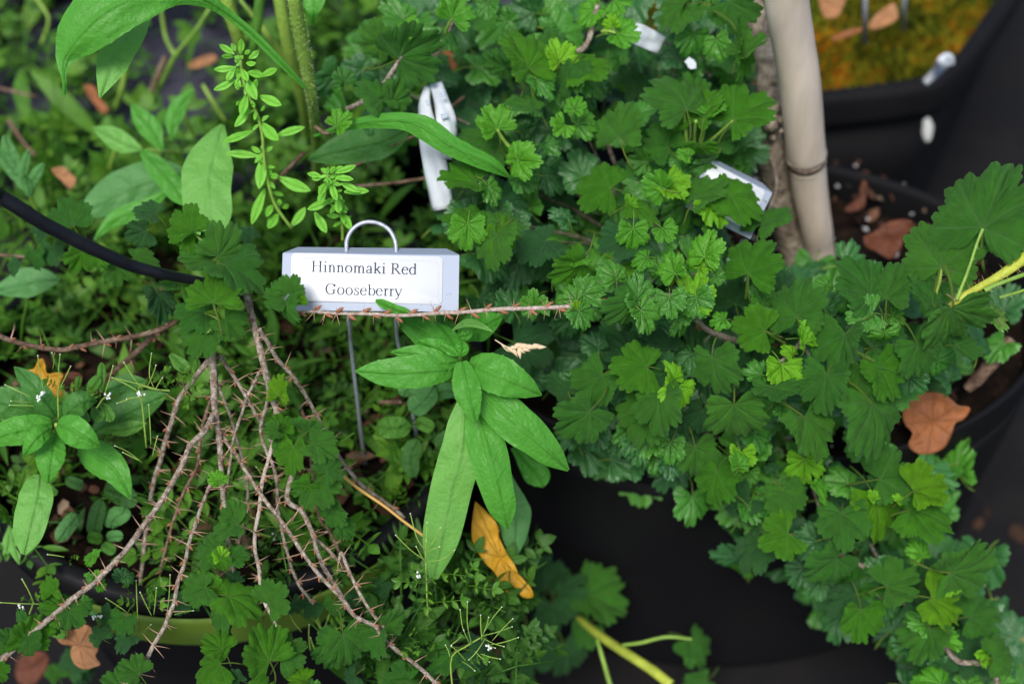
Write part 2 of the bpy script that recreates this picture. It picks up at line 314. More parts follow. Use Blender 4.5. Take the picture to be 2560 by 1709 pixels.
# traced leaves: crop: base x,y, tip x,y, width ratio, tone, layer
LV = {
2: """285 290 110 190 13 1 1|445 215 490 60 9 2 0|400 400 690 230 10 1 0|760 130 850 -50 13 2 0|720 250 830 350 11 1 1|560 430 620 590 11 0 2|280 690 150 470 9 1 0|350 700 440 500 8 1 0|-20 860 80 760 12 2 0|30 560 0 430 12 1 1|240 800 300 950 12 0 2|1280 468 1200 150 9 2 0|1130 460 960 360 9 1 1|1150 330 1000 200 11 0 2|1010 20 1020 160 12 1 1|1500 390 1440 160 11 1 1|1500 425 1440 250 13 3 0|1600 480 1850 350 11 2 0|1580 440 1480 620 11 1 0|1340 540 1460 690 10 1 0|1650 540 1800 650 12 1 1|1830 400 1930 470 13 1 2|1740 70 1600 150 13 2 0|1880 225 2070 290 12 2 0|1870 0 2020 20 12 2 0|1860 180 1830 90 11 3 0|2360 30 2130 130 11 1 0|1420 160 1500 70 12 1 2|1330 90 1150 20 12 0 2|1070 885 980 700 12 2 0|1090 1000 830 780 8 1 1|1320 740 1120 690 7 1 0|1530 850 1450 940 16 2 0|1620 850 1790 850 12 1 1|1600 750 1640 640 13 2 0|1215 1095 1340 1120 22 2 0|1220 1090 1290 930 8 2 0|1250 900 1350 850 12 0 2|1400 990 1490 1090 12 1 1|930 1250 660 1190 9 2 0|1010 1270 1090 1420 10 1 0|1230 1200 1330 1320 12 1 1|960 1200 820 1110 12 0 2|930 1557 700 1420 9 2 0|1080 1510 1310 1480 9 1 0|980 1550 960 1440 9 2 0|1080 1480 1190 1390 12 0 1|1850 1285 1600 1200 13 2 0|1905 940 1930 650 9 1 0|2240 1000 2080 830 12 1 1|2100 1100 1960 1080 12 1 1|2365 750 2260 450 11 1 0|2210 1290 2070 1200 11 2 0|2230 1240 2360 1400 12 3 0|1980 1400 1970 1310 12 3 0|2010 1400 2250 1470 9 2 0|1900 1400 1760 1530 12 1 2|1560 1500 1450 1370 8 0 1|1400 1200 1560 1280 12 0 2|1500 1120 1700 1040 12 0 3|2349 1100 2200 1050 12 1 1|2380 1060 2290 1010 12 2 0|2100 1250 2100 1130 12 1 2|2300 400 2150 380 12 0 2|2050 620 2000 400 12 0 3|1000 600 900 740 12 0 3|1100 620 1000 480 12 0 3|1500 740 1420 640 11 1 1|1150 140 1060 60 12 1 1|620 100 560 200 12 0 2|430 620 300 560 12 0 2|1750 1300 1640 1400 12 0 2|1440 200 1350 120 11 1 1|2200 900 2060 700 11 0 3""",
3: """200 -40 130 90 12 1 1|340 10 560 120 12 1 0|260 60 370 210 11 0 1|30 -40 40 220 5 2 0|420 370 610 210 8 1 0|390 370 520 490 10 1 1|90 230 60 400 13 1 1|250 270 290 440 12 1 1|410 250 410 590 3 2 0|110 825 170 540 8 2 0|200 780 330 690 7 2 0|365 825 620 620 12 2 0|130 985 120 1100 25 2 0|200 960 390 880 11 1 1|420 1000 270 1130 12 1 2|430 1180 540 1080 11 1 2|210 1110 50 1170 9 1 1|110 1360 300 1180 9 1 0|340 1335 600 1440 11 2 0|215 1385 310 1557 13 3 0|560 1540 720 1350 9 1 1|180 1400 0 1480 12 0 2|200 1600 180 1510 12 2 1|330 640 300 440 12 0 3|320 500 250 560 12 0 3|100 700 0 500 10 1 1|40 1250 -40 1170 12 1 1|360 1120 440 990 12 1 2""",
6: """170 200 220 0 12 2 0|465 310 580 30 11 2 0|-20 330 60 165 12 1 0|90 490 170 290 13 3 0|110 470 170 630 12 1 0|0 480 30 590 12 1 0|240 330 320 350 12 1 0|130 270 230 170 9 3 0|580 700 330 640 14 2 0|590 700 750 560 9 1 1|800 605 800 280 11 1 0|560 520 600 340 12 1 1|915 740 1115 690 18 1 0|850 785 810 630 11 3 0|770 860 720 790 12 3 0|697 935 680 1155 13 3 0|1300 455 1110 190 11 1 0|1412 480 1440 195 9 1 0|1725 515 1580 270 9 1 0|1310 580 1120 610 13 1 0|1450 600 1570 640 13 1 1|1440 620 1470 740 12 1 1|1400 715 1420 830 20 1 0|1880 800 2080 880 10 1 1|1620 790 1750 1020 13 1 0|1365 950 1500 1190 11 2 0|1235 950 1170 1190 11 1 0|1130 720 1060 1030 8 1 0|1570 1020 1680 1130 12 0 2|560 1000 420 960 12 1 1|220 890 260 1165 10 1 0|640 1080 640 1245 20 1 0|1000 1000 950 1310 10 1 0|370 1200 420 1505 15 1 0|850 1290 980 1600 11 1 0|1310 1195 1440 1600 11 1 0|300 620 200 640 13 2 0|0 590 90 730 12 1 1|500 1400 620 1557 12 1 2|150 1250 40 1420 12 0 2|700 1230 680 1300 20 1 1|380 520 380 300 12 0 2|700 420 700 200 12 0 2|1000 400 990 300 12 1 1|1000 560 1050 420 11 0 2|480 820 690 900 12 0 2|400 1620 400 1500 12 2 0|310 960 160 840 11 0 2|1500 860 1380 780 12 0 2|2130 600 2240 720 11 1 1|1750 900 1900 1000 12 1 2|80 860 -40 980 12 0 2|1100 1120 1040 1240 12 0 2""",
5: """870 -30 860 150 14 2 0|1110 0 1235 195 9 3 0|1070 40 990 320 11 1 0|1650 240 1440 390 9 2 0|1600 230 1725 190 8 2 0|1410 90 1180 200 12 0 1|1400 150 1370 370 12 0 2|1990 80 1740 170 12 0 1|2000 0 2000 170 14 2 0|2200 0 2270 110 13 2 0|2100 200 1990 220 12 2 0|1885 350 1850 200 13 1 0|1655 455 1840 410 12 1 0|1610 490 1445 470 13 1 0|1625 560 1720 710 12 1 0|2030 485 2060 280 11 1 0|1985 495 1880 680 12 1 0|2050 560 2170 700 12 1 0|2060 600 2110 670 11 3 0|2250 470 2270 640 13 1 0|2290 310 2210 150 12 2 0|2190 300 2130 180 12 1 1|1610 540 1650 490 11 3 0|2330 560 2290 710 12 1 1|1180 560 1040 430 12 0 2|1330 545 1310 390 15 1 1|1190 780 1420 920 13 0 2|2095 945 1850 920 13 2 0|2280 1030 2220 880 9 3 0|1790 1000 1640 1230 10 1 1|1700 1250 1500 1450 13 1 0|2250 990 2000 1130 12 0 1|2180 1140 2170 1430 11 1 0|2120 1240 1960 1480 11 1 1|1990 870 1800 690 12 0 2|1960 1060 1850 1230 11 0 2|1560 1120 1430 950 12 0 2|2000 1450 2040 1600 13 0 2|2250 830 2080 700 12 0 2|1760 820 1640 720 12 0 2|2310 1080 2240 1280 13 3 0|1240 330 1120 240 12 0 3|1560 640 1440 760 12 0 3|1300 1000 1380 1160 11 0 3|1980 280 1900 330 11 3 1|1620 1050 1480 1120 12 0 2|950 480 1010 640 12 0 3""",
9: """-700 -170 -720 -40 12 0 1|-560 -150 -600 0 12 0 1|-420 -100 -450 50 12 0 1|-280 -60 -310 90 12 0 0|-160 -20 -200 140 12 1 1|-60 20 -100 190 12 0 0|-360 -180 -380 -20 12 1 0|-200 -130 -240 30 12 1 0|-60 -90 -80 80 12 1 0|100 -60 150 170 13 1 0|250 110 190 350 11 2 0|420 -20 420 125 15 3 0|460 110 460 235 13 1 1|850 25 850 215 14 3 0|1150 190 960 150 12 1 1|1360 160 1640 90 13 1 0|1600 235 1850 170 11 3 0|1570 370 1930 440 10 2 0|1330 290 1430 600 10 3 0|1330 290 1290 225 12 3 0|1500 310 1440 270 11 3 0|1105 390 1090 630 16 1 0|700 240 760 460 14 1 0|470 290 290 400 12 0 1|460 340 500 490 12 1 1|930 200 1000 350 8 2 0|740 530 510 610 15 2 0|540 600 370 760 12 0 1|930 580 770 700 12 0 1|1070 700 870 890 12 1 0|1420 800 1240 700 12 0 1|1410 890 1660 790 12 1 0|1850 800 2260 690 11 1 0|1860 870 1740 910 12 3 0|1720 970 1970 1100 10 3 0|1980 1100 2210 1060 11 1 1|1830 820 1690 700 12 0 2|1650 680 1600 570 13 2 1|850 760 760 900 12 0 2|960 840 850 960 12 0 2|1200 950 1010 1020 9 0 1|1235 1045 1215 1285 12 2 0|1400 1000 1450 1140 13 0 1|1700 1180 1620 1440 10 1 0|1690 1160 1600 1050 11 1 0|1570 1290 1430 1240 13 0 1|1600 1320 1540 1455 12 0 1|1790 1250 1930 1320 9 2 0|1900 1340 2090 1450 12 0 1|2100 1340 2010 1340 22 3 0|2140 1370 2330 1330 13 1 0|1780 1560 1610 1500 12 2 0|1780 1440 1640 1460 12 0 1|1950 1570 2080 1500 12 1 1|1780 1430 1700 1320 11 0 2|2200 1560 2320 1540 13 1 1|1100 120 1000 60 12 0 2|1240 640 1330 560 12 0 2|620 340 560 200 11 1 1|650 100 560 50 12 0 2|2100 1250 2000 1150 12 0 2""",
4: """1315 25 1110 -120 14 2 0|1320 20 1170 90 9 2 0|1450 215 1205 200 10 1 0|1485 195 1650 20 11 1 0|1530 250 1840 340 10 1 0|1455 510 1440 280 16 2 -1|1400 575 1180 560 12 1 0|1535 625 1660 740 13 1 0|1420 710 1300 910 13 1 0|1440 710 1550 800 10 1 0|1080 450 1090 690 8 0 1|1200 370 1080 400 12 1 1|560 160 500 330 13 2 2|800 270 800 425 12 1 2|700 200 700 280 12 2 2|920 200 1080 190 12 1 2|1000 20 850 50 12 0 2|220 160 200 300 12 1 3|360 130 380 270 12 0 3|130 240 100 340 12 0 3|1935 480 1790 430 13 1 -1|1940 500 1900 680 9 1 -1|1975 450 2040 325 12 1 -1|2010 500 2110 550 8 3 -1|1905 1140 1930 970 9 3 0|1930 1380 1900 1240 12 2 0|1890 1380 1780 1400 13 1 0|1930 1380 2020 1540 12 1 0|2070 1400 2280 1430 11 1 0|2140 1470 2330 1557 12 1 0|500 -20 430 -230 13 1 2|1050 -100 900 -130 12 0 2|1720 60 1620 -20 12 0 2|250 40 330 -30 12 0 2""",
7: """760 1080 700 1200 12 0 1|860 1100 820 1250 12 1 1|900 1230 780 1330 12 0 1|700 1250 640 1160 12 0 1|1250 1000 1150 1050 12 0 2|1080 960 1000 900 12 1 2|560 1000 640 1060 12 1 1|2150 1000 2080 1120 12 0 2|2280 1000 2240 1120 12 1 2|2000 1000 2060 1080 12 0 2|2000 -60 1960 160 11 2 0|2230 115 2340 20 15 1 0|2110 200 1990 300 12 2 0|2150 170 2260 380 13 1 0|1490 170 1430 110 12 2 0|1500 170 1560 130 12 2 0|1600 425 1570 285 12 1 0|1620 470 1410 490 9 1 0|1480 640 1300 630 12 1 0|1510 700 1500 600 13 3 0|1590 690 1720 680 12 1 0|1500 700 1440 800 16 2 0|1430 935 1360 780 15 2 0|1400 900 1220 960 12 1 0|1560 960 1820 1070 9 2 0|1835 1010 1980 880 13 1 0|1540 1000 1400 1170 8 1 0|1780 960 1690 900 12 1 1|1840 1400 1670 1160 11 2 -1|1915 1380 2080 1240 13 1 0|1520 1320 1390 1200 7 2 0|1520 1260 1600 1130 12 0 1|1500 1420 1270 1480 11 2 0|1780 1640 1800 1480 14 2 0|2080 1530 1940 1490 8 3 0|2110 1600 2180 1530 12 1 0|2320 1260 2270 1490 12 1 1|950 1490 790 1380 11 1 0|840 1600 690 1470 11 1 0|350 930 330 800 12 2 0|440 1070 350 900 9 2 0|470 1060 570 1180 12 1 0|620 700 570 750 12 2 0|640 690 690 640 11 2 0|640 830 560 800 11 2 0|660 850 720 780 11 2 0|680 880 720 930 11 2 0|620 820 600 880 11 1 0|180 1170 55 1090 12 1 0|190 1270 230 1040 7 2 0|190 1240 200 1385 14 1 0|-40 1300 55 1400 12 1 0|-30 1450 45 1540 12 2 0|830 830 790 760 13 0 1|860 820 930 850 12 0 1|550 1400 430 1350 12 0 4|480 1450 560 1300 12 0 4|560 1450 650 1550 12 0 4|400 1500 340 1400 11 1 4|1640 1530 1570 1450 12 0 0|330 1120 480 1140 10 1 1|60 1250 -20 1180 10 1 0|1620 860 1540 800 11 0 1""",
8: """315 1150 480 1100 13 1 0|260 1200 230 1400 10 1 0|200 1180 70 1200 11 1 0|20 1220 60 1460 12 1 0|460 1540 270 1500 12 1 0|760 1350 640 1540 11 1 1|900 1330 1090 1430 12 0 1|900 1480 960 1600 12 0 1|600 1100 520 1250 12 0 2|1250 960 1040 1130 10 1 3|1400 900 1370 650 12 0 4|1450 1020 1470 1250 13 0 4|1500 940 1630 800 11 0 4|1680 940 1970 1060 10 1 4|1700 1150 1590 1290 12 1 4|1530 1290 1560 1540 12 0 4|1280 1220 1220 1550 12 0 4|1300 1150 1400 1300 12 0 4|1290 1560 1340 1530 12 1 4|2400 1260 2530 1450 12 1 4|2500 1530 2340 1620 12 1 4|1300 760 1220 650 12 0 4|1550 1000 1620 1120 12 0 4|20 480 110 560 12 1 0|-60 360 40 500 11 1 0|540 1220 640 1120 12 1 2|100 1500 0 1560 12 0 1|1160 1050 1230 1180 11 1 3|330 900 230 820 12 0 2|60 1000 160 920 12 0 2""",
}
BASE_D = {2:.752, 3:.752, 5:.722, 6:.726, 9:.765, 4:.712, 7:.712, 8:.735}
LAY = {-1:-.012, 0:0, 1:.020, 2:.048, 3:.085, 4:.185}
leaves = []
for c, s in LV.items():
    for row in s.split('|'):
        bx, by, tx, ty, w, tone, lay = [float(q) for q in row.split()]
        w = w/10 if w > 2.4 else w
        if w == 2.5 and c in (3,): w = 2.5
        a = S(c, bx, by); b = S(c, tx, ty); d = BASE_D[c]+LAY[int(lay)]+rng.uniform(-.006,.008)
        if c == 9: d += .02*(by/1557)                                # hangs down over the pot's side
        if c in (2, 3): d += .03*(1-by/1557)
        if int(lay) == -1 and bx > 1900 and c == 4: d = .695
        if int(lay) != -1 and c == 5 and bx > 1430 and by > 150 and by < 720 and lay == 0: d = .712+rng.uniform(-.004,.004)
        leaves.append([c, a, b, w, int(tone), int(lay), d])
def owner(c, a, lay):
    if lay == 4 and c == 8: return 'low'
    if c in (4, 7, 8): return 'left'
    if c == 1: return 'left'
    return 'right'
class Plant:
    """Empty + parts; past 100 of one part the rest is joined in one stuff part"""
    def __init__(s, name, loc, label, cat, group=None):
        s.e = thing(name, loc, label, cat, group); s.n = {}; s.q = {}
    def put(s, name, me, M, size, mb, tone, parent=None):
        s.q.setdefault(name, []).append((size, me, M, mb, tone, parent))
    def flush(s, cap=100):
        for name, L in s.q.items():
            L.sort(key=lambda t: -t[0])
            for size, me, M, mb, tone, parent in L[:cap]: place(name, me(), M, parent or s.e)
            if len(L) > cap:
                g = MB(); mats = []
                for size, me, M, mb, tone, parent in L[cap:]:
                    idx = []
                    for m in me().materials:
                        if m not in mats: mats.append(m)
                        idx.append(mats.index(m))
                    g.add(mb.v, mb.f, [idx[i] for i in mb.m], mb.a, M)
                o = g.obj(name, mats, s.e); o['kind'] = 'stuff'
CEN_L = onz(610, 900, SOIL); CEN_R = onz(1990, 640, SOIL)
bush_l = Plant('gooseberry_bush', CEN_L, 'thorny gooseberry bush with bare arching twigs in the pot at bottom left', 'gooseberry bush')
bush_r = Plant('gooseberry_bush', CEN_R, 'dense leafy gooseberry bush spilling over the right pot beside the cane', 'gooseberry bush')
bush_b = Plant('gooseberry_bush', onz(1500, 1640, .1), 'low blurred gooseberry sprout beside the black pot at bottom centre', 'gooseberry bush')
shoot = Plant('gooseberry_shoot', at(2600, 760, .74), 'bristly yellow-green gooseberry shoot with big leaves reaching in from the right edge', 'plant shoot')
PL = {'left': bush_l, 'right': bush_r, 'low': bush_b, 'shoot': shoot}
def put_leaf(pl, a, b, w, tone, d, up=.78, jit=.22, ti=None):
    M, s = leaf_matrix(a[0], a[1], b[0], b[1], w, d, up, jit)
    yng = tone == 3 and rng.random() < .6
    i = ti if ti is not None else (100+rng.randrange(len(YT)) if yng else rng.randrange(len(LT)))
    mb = YT[i-100] if i >= 100 else LT[i]
    pl.put('leaf', (lambda i=i, tone=tone: leafmesh(i, tone)), M, s, mb, tone)
for c, a, b, w, tone, lay, d in leaves:
    put_leaf(PL[owner(c, a, lay)], a, b, w, tone, d, jit=.16 if lay <= 0 else .28)
# the shoot from the right
put_leaf(shoot, (2458,570), S(3,2215,1055), 1.12, 1, .715, jit=.08, ti=3)
put_leaf(shoot, (2352,667), (2374,520), 1.25, 1, .725, jit=.08, ti=5)
put_leaf(shoot, S(6,1860,545), S(6,1980,812), 1.9, 1, .715, jit=.05, ti=7)
# fill under the right canopy
fill = [l for l in leaves if owner(l[0], l[1], l[5]) == 'right']
for c, a, b, w, tone, lay, d in fill:
    for k in range(2):
        sx = (a[0]+b[0])/2+rng.gauss(0, 26); sy = (a[1]+b[1])/2+rng.gauss(0, 24); an = rng.uniform(0, 6.28); L = rng.uniform(60, 105)
        if c == 9: sx += 4; sy -= 8
        if c == 3 and sx > 1850: continue
        if 1800 < sx < 1950 and 420 < sy < 640: continue
        M, s = leaf_matrix(sx, sy, sx+math.cos(an)*L, sy+math.sin(an)*L, rng.uniform(.7, 1.5), max(d, .74)+rng.uniform(.035, .12))
        i = rng.randrange(len(LOW)); tn = rng.choice((0,0,0,1,1))
        bush_r.put('leaf', (lambda i=i, tn=tn: LM.setdefault(('low', i, tn), LOW[i].mesh('leaf', [TONES[tn], G_PET]))), M, .001+s*.01, LOW[i], tn)
# ------------------------------------------------------------------ ground, pots, soil
gm = MB(); N = 60; ext = 6
for i in range(N+1):
    for j in range(N+1):
        x = -ext/2+ext*i/N; y = -1+ext*j/N
        gm.v.append(Vector((x, y, .006*mn.noise(Vector((x*5, y*5, 0)))))); gm.a.append(0)
for i in range(N):
    for j in range(N): gm.f.append((i*(N+1)+j, (i+1)*(N+1)+j, (i+1)*(N+1)+j+1, i*(N+1)+j+1)); gm.m.append(0)
tag(gm.obj('ground', GRD), kind='structure')

KY = [1.0]
def ring(cx, cy, r, z, n=72, sq=0.0, ph=0.0):
    out = []
    for i in range(n):
        a = 2*math.pi*i/n; k = 1+sq*(abs(math.cos(2*(a-ph)))**4) if sq else 1
        rr = r*k*(1+.006*mn.noise(Vector((math.cos(a)*2, math.sin(a)*2, z*9+cx*7))))
        out.append(Vector((cx+math.cos(a)*rr, cy+math.sin(a)*rr*KY[0], z)))
    return out
def loft(rings, closed_in=True):
    mb = MB(); n = len(rings[0])
    for r in rings: mb.v += r
    mb.a = [0.0]*len(mb.v)
    for i in range(len(rings)-1):
        for j in range(n): mb.f.append((i*n+j, i*n+(j+1)%n, (i+1)*n+(j+1)%n, (i+1)*n+j)); mb.m.append(0)
    return mb
def make_pot(cx, cy, rt, rb, zt, zb, label, material, lip=.012, sq=0, ph=0, band=None, seam=False):
    e = thing('plant_pot', (cx, cy, zb), label, 'plant pot')
    n = 96; th = .004; rs = []
    prof = [(rb*.6, zb+.002), (rb-.004, zb+.002), (rb, zb+.006)]
    for k in range(1, 14):
        t = k/14; prof.append((rb+(rt-rb)*t+.0012*math.sin(t*9), zb+(zt-zb-.03)*t))
    mb = loft([ring(cx, cy, r, z, n, sq, ph) for r, z in prof+[(rt, zt-.030), (rt-th, zt-.034), (rt-th-.003, SOIL-.03 if zt > .2 else zb+.05)]])
    mb.obj('wall', material, e)
    lp = [(rt+.0005, zt-.032), (rt+lip*.5, zt-.030), (rt+lip*.55, zt-.006), (rt+lip*.45, zt-.001), (rt+lip*.2, zt), (rt-.004, zt-.001), (rt-.006, zt-.005), (rt-.006, zt-.034)]
    loft([ring(cx, cy, r, z, n, sq, ph) for r, z in lp]).obj('rim', material, e)
    if band:
        z0, z1, a0, a1 = band; bm = MB(); m = 60
        for i in range(m+1):
            a = a0+(a1-a0)*i/m
            for z in (z0, z0+.004, (z0+z1)/2, z1-.004, z1):
                r = rt+lip*.55+.0022+(.0012 if z not in (z0, z1) else 0)
                bm.v.append(Vector((cx+math.cos(a)*r, cy+math.sin(a)*r, z))); bm.a.append(0)
        for i in range(m):
            for j in range(4): bm.f.append((i*5+j, (i+1)*5+j, (i+1)*5+j+1, i*5+j+1)); bm.m.append(0)
        o = bm.obj('label_band', BAND, e); o.modifiers.new('thick', 'SOLIDIFY').thickness = .001
    return e
def soil(cx, cy, r, z, name='soil', m=None, amp=.008):
    mb = MB(); rings = 26; n = 72
    mb.v.append(Vector((cx, cy, z))); mb.a.append(0)
    for i in range(1, rings+1):
        for j in range(n):
            a = 2*math.pi*j/n; rr = r*i/rings; x = cx+math.cos(a)*rr; y = cy+math.sin(a)*rr*KY[0]
            h = amp*mn.noise(Vector((x*26, y*26, 1)))+amp*.5*mn.noise(Vector((x*90, y*90, 4)))-.010*(i/rings)**6
            mb.v.append(Vector((x, y, z+h))); mb.a.append(0)
    for j in range(n): mb.f.append((0, 1+j, 1+(j+1)%n)); mb.m.append(0)
    for i in range(rings-1):
        for j in range(n): mb.f.append((1+i*n+j, 1+(i+1)*n+j, 1+(i+1)*n+(j+1)%n, 1+i*n+(j+1)%n)); mb.m.append(0)
    return tag(mb.obj(name, m or SOILM, None, (cx, cy, z)), kind='structure')
# left pot
fl = onz(470, 1490, .262); LR = .155; LX, LY = fl.x, fl.y+LR
make_pot(LX, LY, LR, .125, .264, .0, 'black round nursery pot with an olive band at bottom left', POT, band=(.222, .252, R(250), R(318)))
soil(LX, LY, LR-.008, SOIL)
# right pot
fr = onz(1915, 1170, .262); RR = .195; RX, RY = fr.x, fr.y+RR*.68; KY[0] = .68
make_pot(RX, RY, RR, .190, .266, .0, 'large black pot under the spilling gooseberry at right, oak leaf on its soil', POT2, lip=.0015)
soil(RX, RY, RR-.008, SOIL); KY[0] = 1.0
# mossy pot behind on the right
def make_moss_pot():
    pts = [S(3,-200,700), S(3,700,668), S(3,1300,610), S(3,1640,562), S(3,1790,520), S(3,1960,360), S(3,2150,100), S(3,2330,-180), S(3,2500,-700), S(3,2300,-1300), S(3,1200,-1600), S(3,0,-1300), S(3,-600,-500)]
    base = [onz(x, y, .262) for x, y in pts]; k = len(base); cyc = base+base[:3]
    ctr = sum(base, Vector())/k; e = thing('plant_pot', (ctr.x, ctr.y, 0), 'black pot full of orange moss behind the cane at top right', 'plant pot')
    P = []
    for i in range(k):
        p0, p1, p2, p3 = cyc[i-1] if i else base[-1], base[i], base[(i+1)%k], base[(i+2)%k]
        for u in (0, .125, .25, .375, .5, .625, .75, .875):
            P.append(.5*(2*p1+(p2-p0)*u+(2*p0-5*p1+4*p2-p3)*u*u+(3*p1-p0-3*p2+p3)*u**3))
    def rr(off, z, sc_=1):
        out = []
        for p in P:
            d = (p-ctr); d.z = 0; d.normalize(); q = ctr+(p-ctr)*sc_+d*off; out.append(Vector((q.x, q.y, z)))
        return out
    loft([rr(0, .002, .8), rr(0, .08, .87), rr(0, .16, .93), rr(0, .228, .985), rr(-.003, .225, .98), rr(-.004, .2, .97)]).obj('wall', POT2, e)
    loft([rr(.001, .230), rr(.006, .234), rr(.007, .238), rr(.006, .242), rr(.007, .256), rr(.004, .262), rr(-.004, .263), rr(-.008, .258), rr(-.009, .225)]).obj('rim', POT2, e)
    return ctr, P
mc, MP = make_moss_pot()
mm = MB(); rings = 30; n = len(MP); mm.v.append(mc.copy()); mm.a.append(0)
MOSS = mat('moss', (.2,.12,.01), .9, .1); mb_ = MOSS.node_tree.nodes['Principled BSDF']
nz = tex_noise(MOSS, 26, 6, rough=.7); nz2 = tex_noise(MOSS, 220, 4)
rm_, gm_ = fract_rand(MOSS)
cm = ramp(MOSS, math_(MOSS, 'ADD', nz.outputs['Fac'], math_(MOSS, 'MULTIPLY', math_(MOSS, 'SUBTRACT', rm_, .5), .22)), [(.34, (.02,.025,.004)), (.44, (.09,.12,.008)), (.53, (.24,.22,.012)), (.60, (.36,.16,.010)), (.70, (.42,.09,.006))])
lk(MOSS, mixc(MOSS, .7, cm, ramp(MOSS, nz2.outputs['Fac'], [(.35, (.25,.25,.2)), (.65, (1.6,1.7,1.2))]), 'MULTIPLY'), mb_.inputs[0]); bump(MOSS, nz2.outputs['Fac'], 1, .006)
for i in range(1, rings+1):
    for p in MP:
        q = mc+(p-mc)*(i/rings*.965); h = .026*mn.noise(Vector((q.x*24, q.y*24, 2)))+.006*mn.noise(Vector((q.x*90, q.y*90, 2)))
        mm.v.append(Vector((q.x, q.y, .236+h-.012*(i/rings)**8))); mm.a.append(0)
for j in range(n): mm.f.append((0, 1+j, 1+(j+1)%n)); mm.m.append(0)
for i in range(rings-1):
    for j in range(n): mm.f.append((1+i*n+j, 1+(i+1)*n+j, 1+(i+1)*n+(j+1)%n, 1+i*n+(j+1)%n)); mm.m.append(0)
for k in range(14000):                                                   # moss fronds
    p = MP[rng.randrange(n)]; q = mc+(p-mc)*(rng.random()**.5*.95)
    if q.y > mc.y+.05 and rng.random() < .7: continue
    z = .236+.026*mn.noise(Vector((q.x*24, q.y*24, 2))); v = Vector((q.x, q.y, z)); d = Vector((rng.gauss(0,.8), rng.gauss(0,.8), 1)).normalized()*rng.uniform(.005,.015)
    s = Vector((rng.gauss(0,1), rng.gauss(0,1), 0)).normalized()*.0022; mm.add([v-s, v+s, v+d], [(0,1,2)])
tag(mm.obj('moss', MOSS, None, mc), 'orange and olive moss covering the soil of the back right pot', 'moss', kind='stuff')
# back left weedy pot, its soil covered with dark weed fabric
fb = onz(420, 560, .25); BR = .17; BX, BY = fb.x-.01, fb.y+BR+.01
make_pot(BX, BY, BR, .14, .245, 0, 'black nursery pot overgrown with weeds at the upper left', POT)
soil(BX, BY, BR-.008, .232, 'soil', MATF, .012)
fb2 = onz(1050, 330, .25); B2X, B2Y = fb2.x, fb2.y+.17
make_pot(B2X, B2Y, .15, .13, .235, 0, 'dark pot at top centre behind the gooseberry leaves', POT)
soil(B2X, B2Y, .142, .222, 'soil', MATF, .01)

# bits on the soil
def chips(cx, cy, r, z, n, name, m, s0, s1, label, cat):
    mb = MB()
    for k in range(n):
        a = rng.uniform(0, 6.283); rr = r*rng.random()**.5; s = rng.uniform(s0, s1)
        x, y = cx+math.cos(a)*rr, cy+math.sin(a)*rr
        Rm = Euler((rng.gauss(0,.5), rng.gauss(0,.5), rng.uniform(0,6.3))).to_matrix().to_4x4()
        M = Matrix.Translation((x, y, z+s*.3+.004)) @ Rm
        f = (1, rng.uniform(.35,.9), rng.uniform(.15,.4)) if m is CHIP else (1, .85, .8)
        v = []
        for i in range(10):
            u = i/9*math.pi
        oct_ = [(1,0,0),(.5,.8,.1),(-.5,.9,0),(-1,.1,0),(-.6,-.8,.1),(.5,-.9,0),(.1,0,.9),(0,.1,-.9)]
        v = [(p[0]*s*f[0]*rng.uniform(.7,1.2), p[1]*s*f[1]*rng.uniform(.7,1.2), p[2]*s*f[2]) for p in oct_]
        fc = [(i,(i+1)%6,6) for i in range(6)]+[((i+1)%6,i,7) for i in range(6)]
        mb.add(v, fc, 0, None, M)
    o = mb.obj(name, m, None, (cx, cy, z), smooth=False); return tag(o, label, cat, kind='stuff')
chips(RX+.03, RY+.015, RR-.055, SOIL, 420, 'bark_chips', CHIP, .0015, .0055, 'brown bark chips strewn over the soil of the right pot', 'bark chips')
chips(RX+.03, RY+.015, RR-.055, SOIL, 90, 'perlite_grains', PERL, .0012, .0032, 'white perlite grains dotted on the soil of the right pot', 'perlite')
chips(LX, LY, LR-.015, SOIL, 300, 'bark_chips', CHIP, .002, .009, 'brown bark chips on the soil of the bottom left pot', 'bark chips')
gch = MB(); GX, GY = onz(1500, 1500, 0).x, onz(1500, 1500, 0).y
chips(GX+.02, GY+.0, .55, -.002, 420, 'ground_debris', CHIP, .002, .010, 'brown leaf crumbs scattered on the dark ground between the pots', 'debris')

# ------------------------------------------------------------------ name plates
GLY = {}
def arc(cx, cy, rx, ry, a0, a1, n=14): return [(cx+rx*math.cos(R(a0+(a1-a0)*i/n)), cy+ry*math.sin(R(a0+(a1-a0)*i/n))) for i in range(n+1)]
TN, TK = .055, .135
GLY['H'] = (1.09, [[(.22,0),(.22,1)],[(.84,0),(.84,1)],[(.22,.52),(.84,.52)],[(.07,.02),(.38,.02)],[(.07,.98),(.38,.98)],[(.68,.02),(1.0,.02)],[(.68,.98),(1.0,.98)]])
GLY['i'] = (.42, [[(.2,0),(.2,.66)],[(.06,.02),(.36,.02)],[(.06,.6),(.2,.65)],[(.2,.88),(.2,.99)]])
NA = [(.2,.48)]+arc(.38,.42,.18,.24,150,0)
GLY['n'] = (.76, [[(.2,0),(.2,.66)],NA+[(.56,0)],[(.06,.02),(.34,.02)],[(.44,.02),(.70,.02)],[(.06,.6),(.2,.65)]])
GLY['m'] = (1.17, [[(.2,0),(.2,.66)],NA+[(.56,0)],[(p[0]+.38,p[1]) for p in NA]+[(.94,0)],[(.06,.02),(.34,.02)],[(.44,.02),(.70,.02)],[(.82,.02),(1.08,.02)],[(.06,.6),(.2,.65)]])
GLY['o'] = (.75, [arc(.37,.33,.27,.335,0,360,26)])
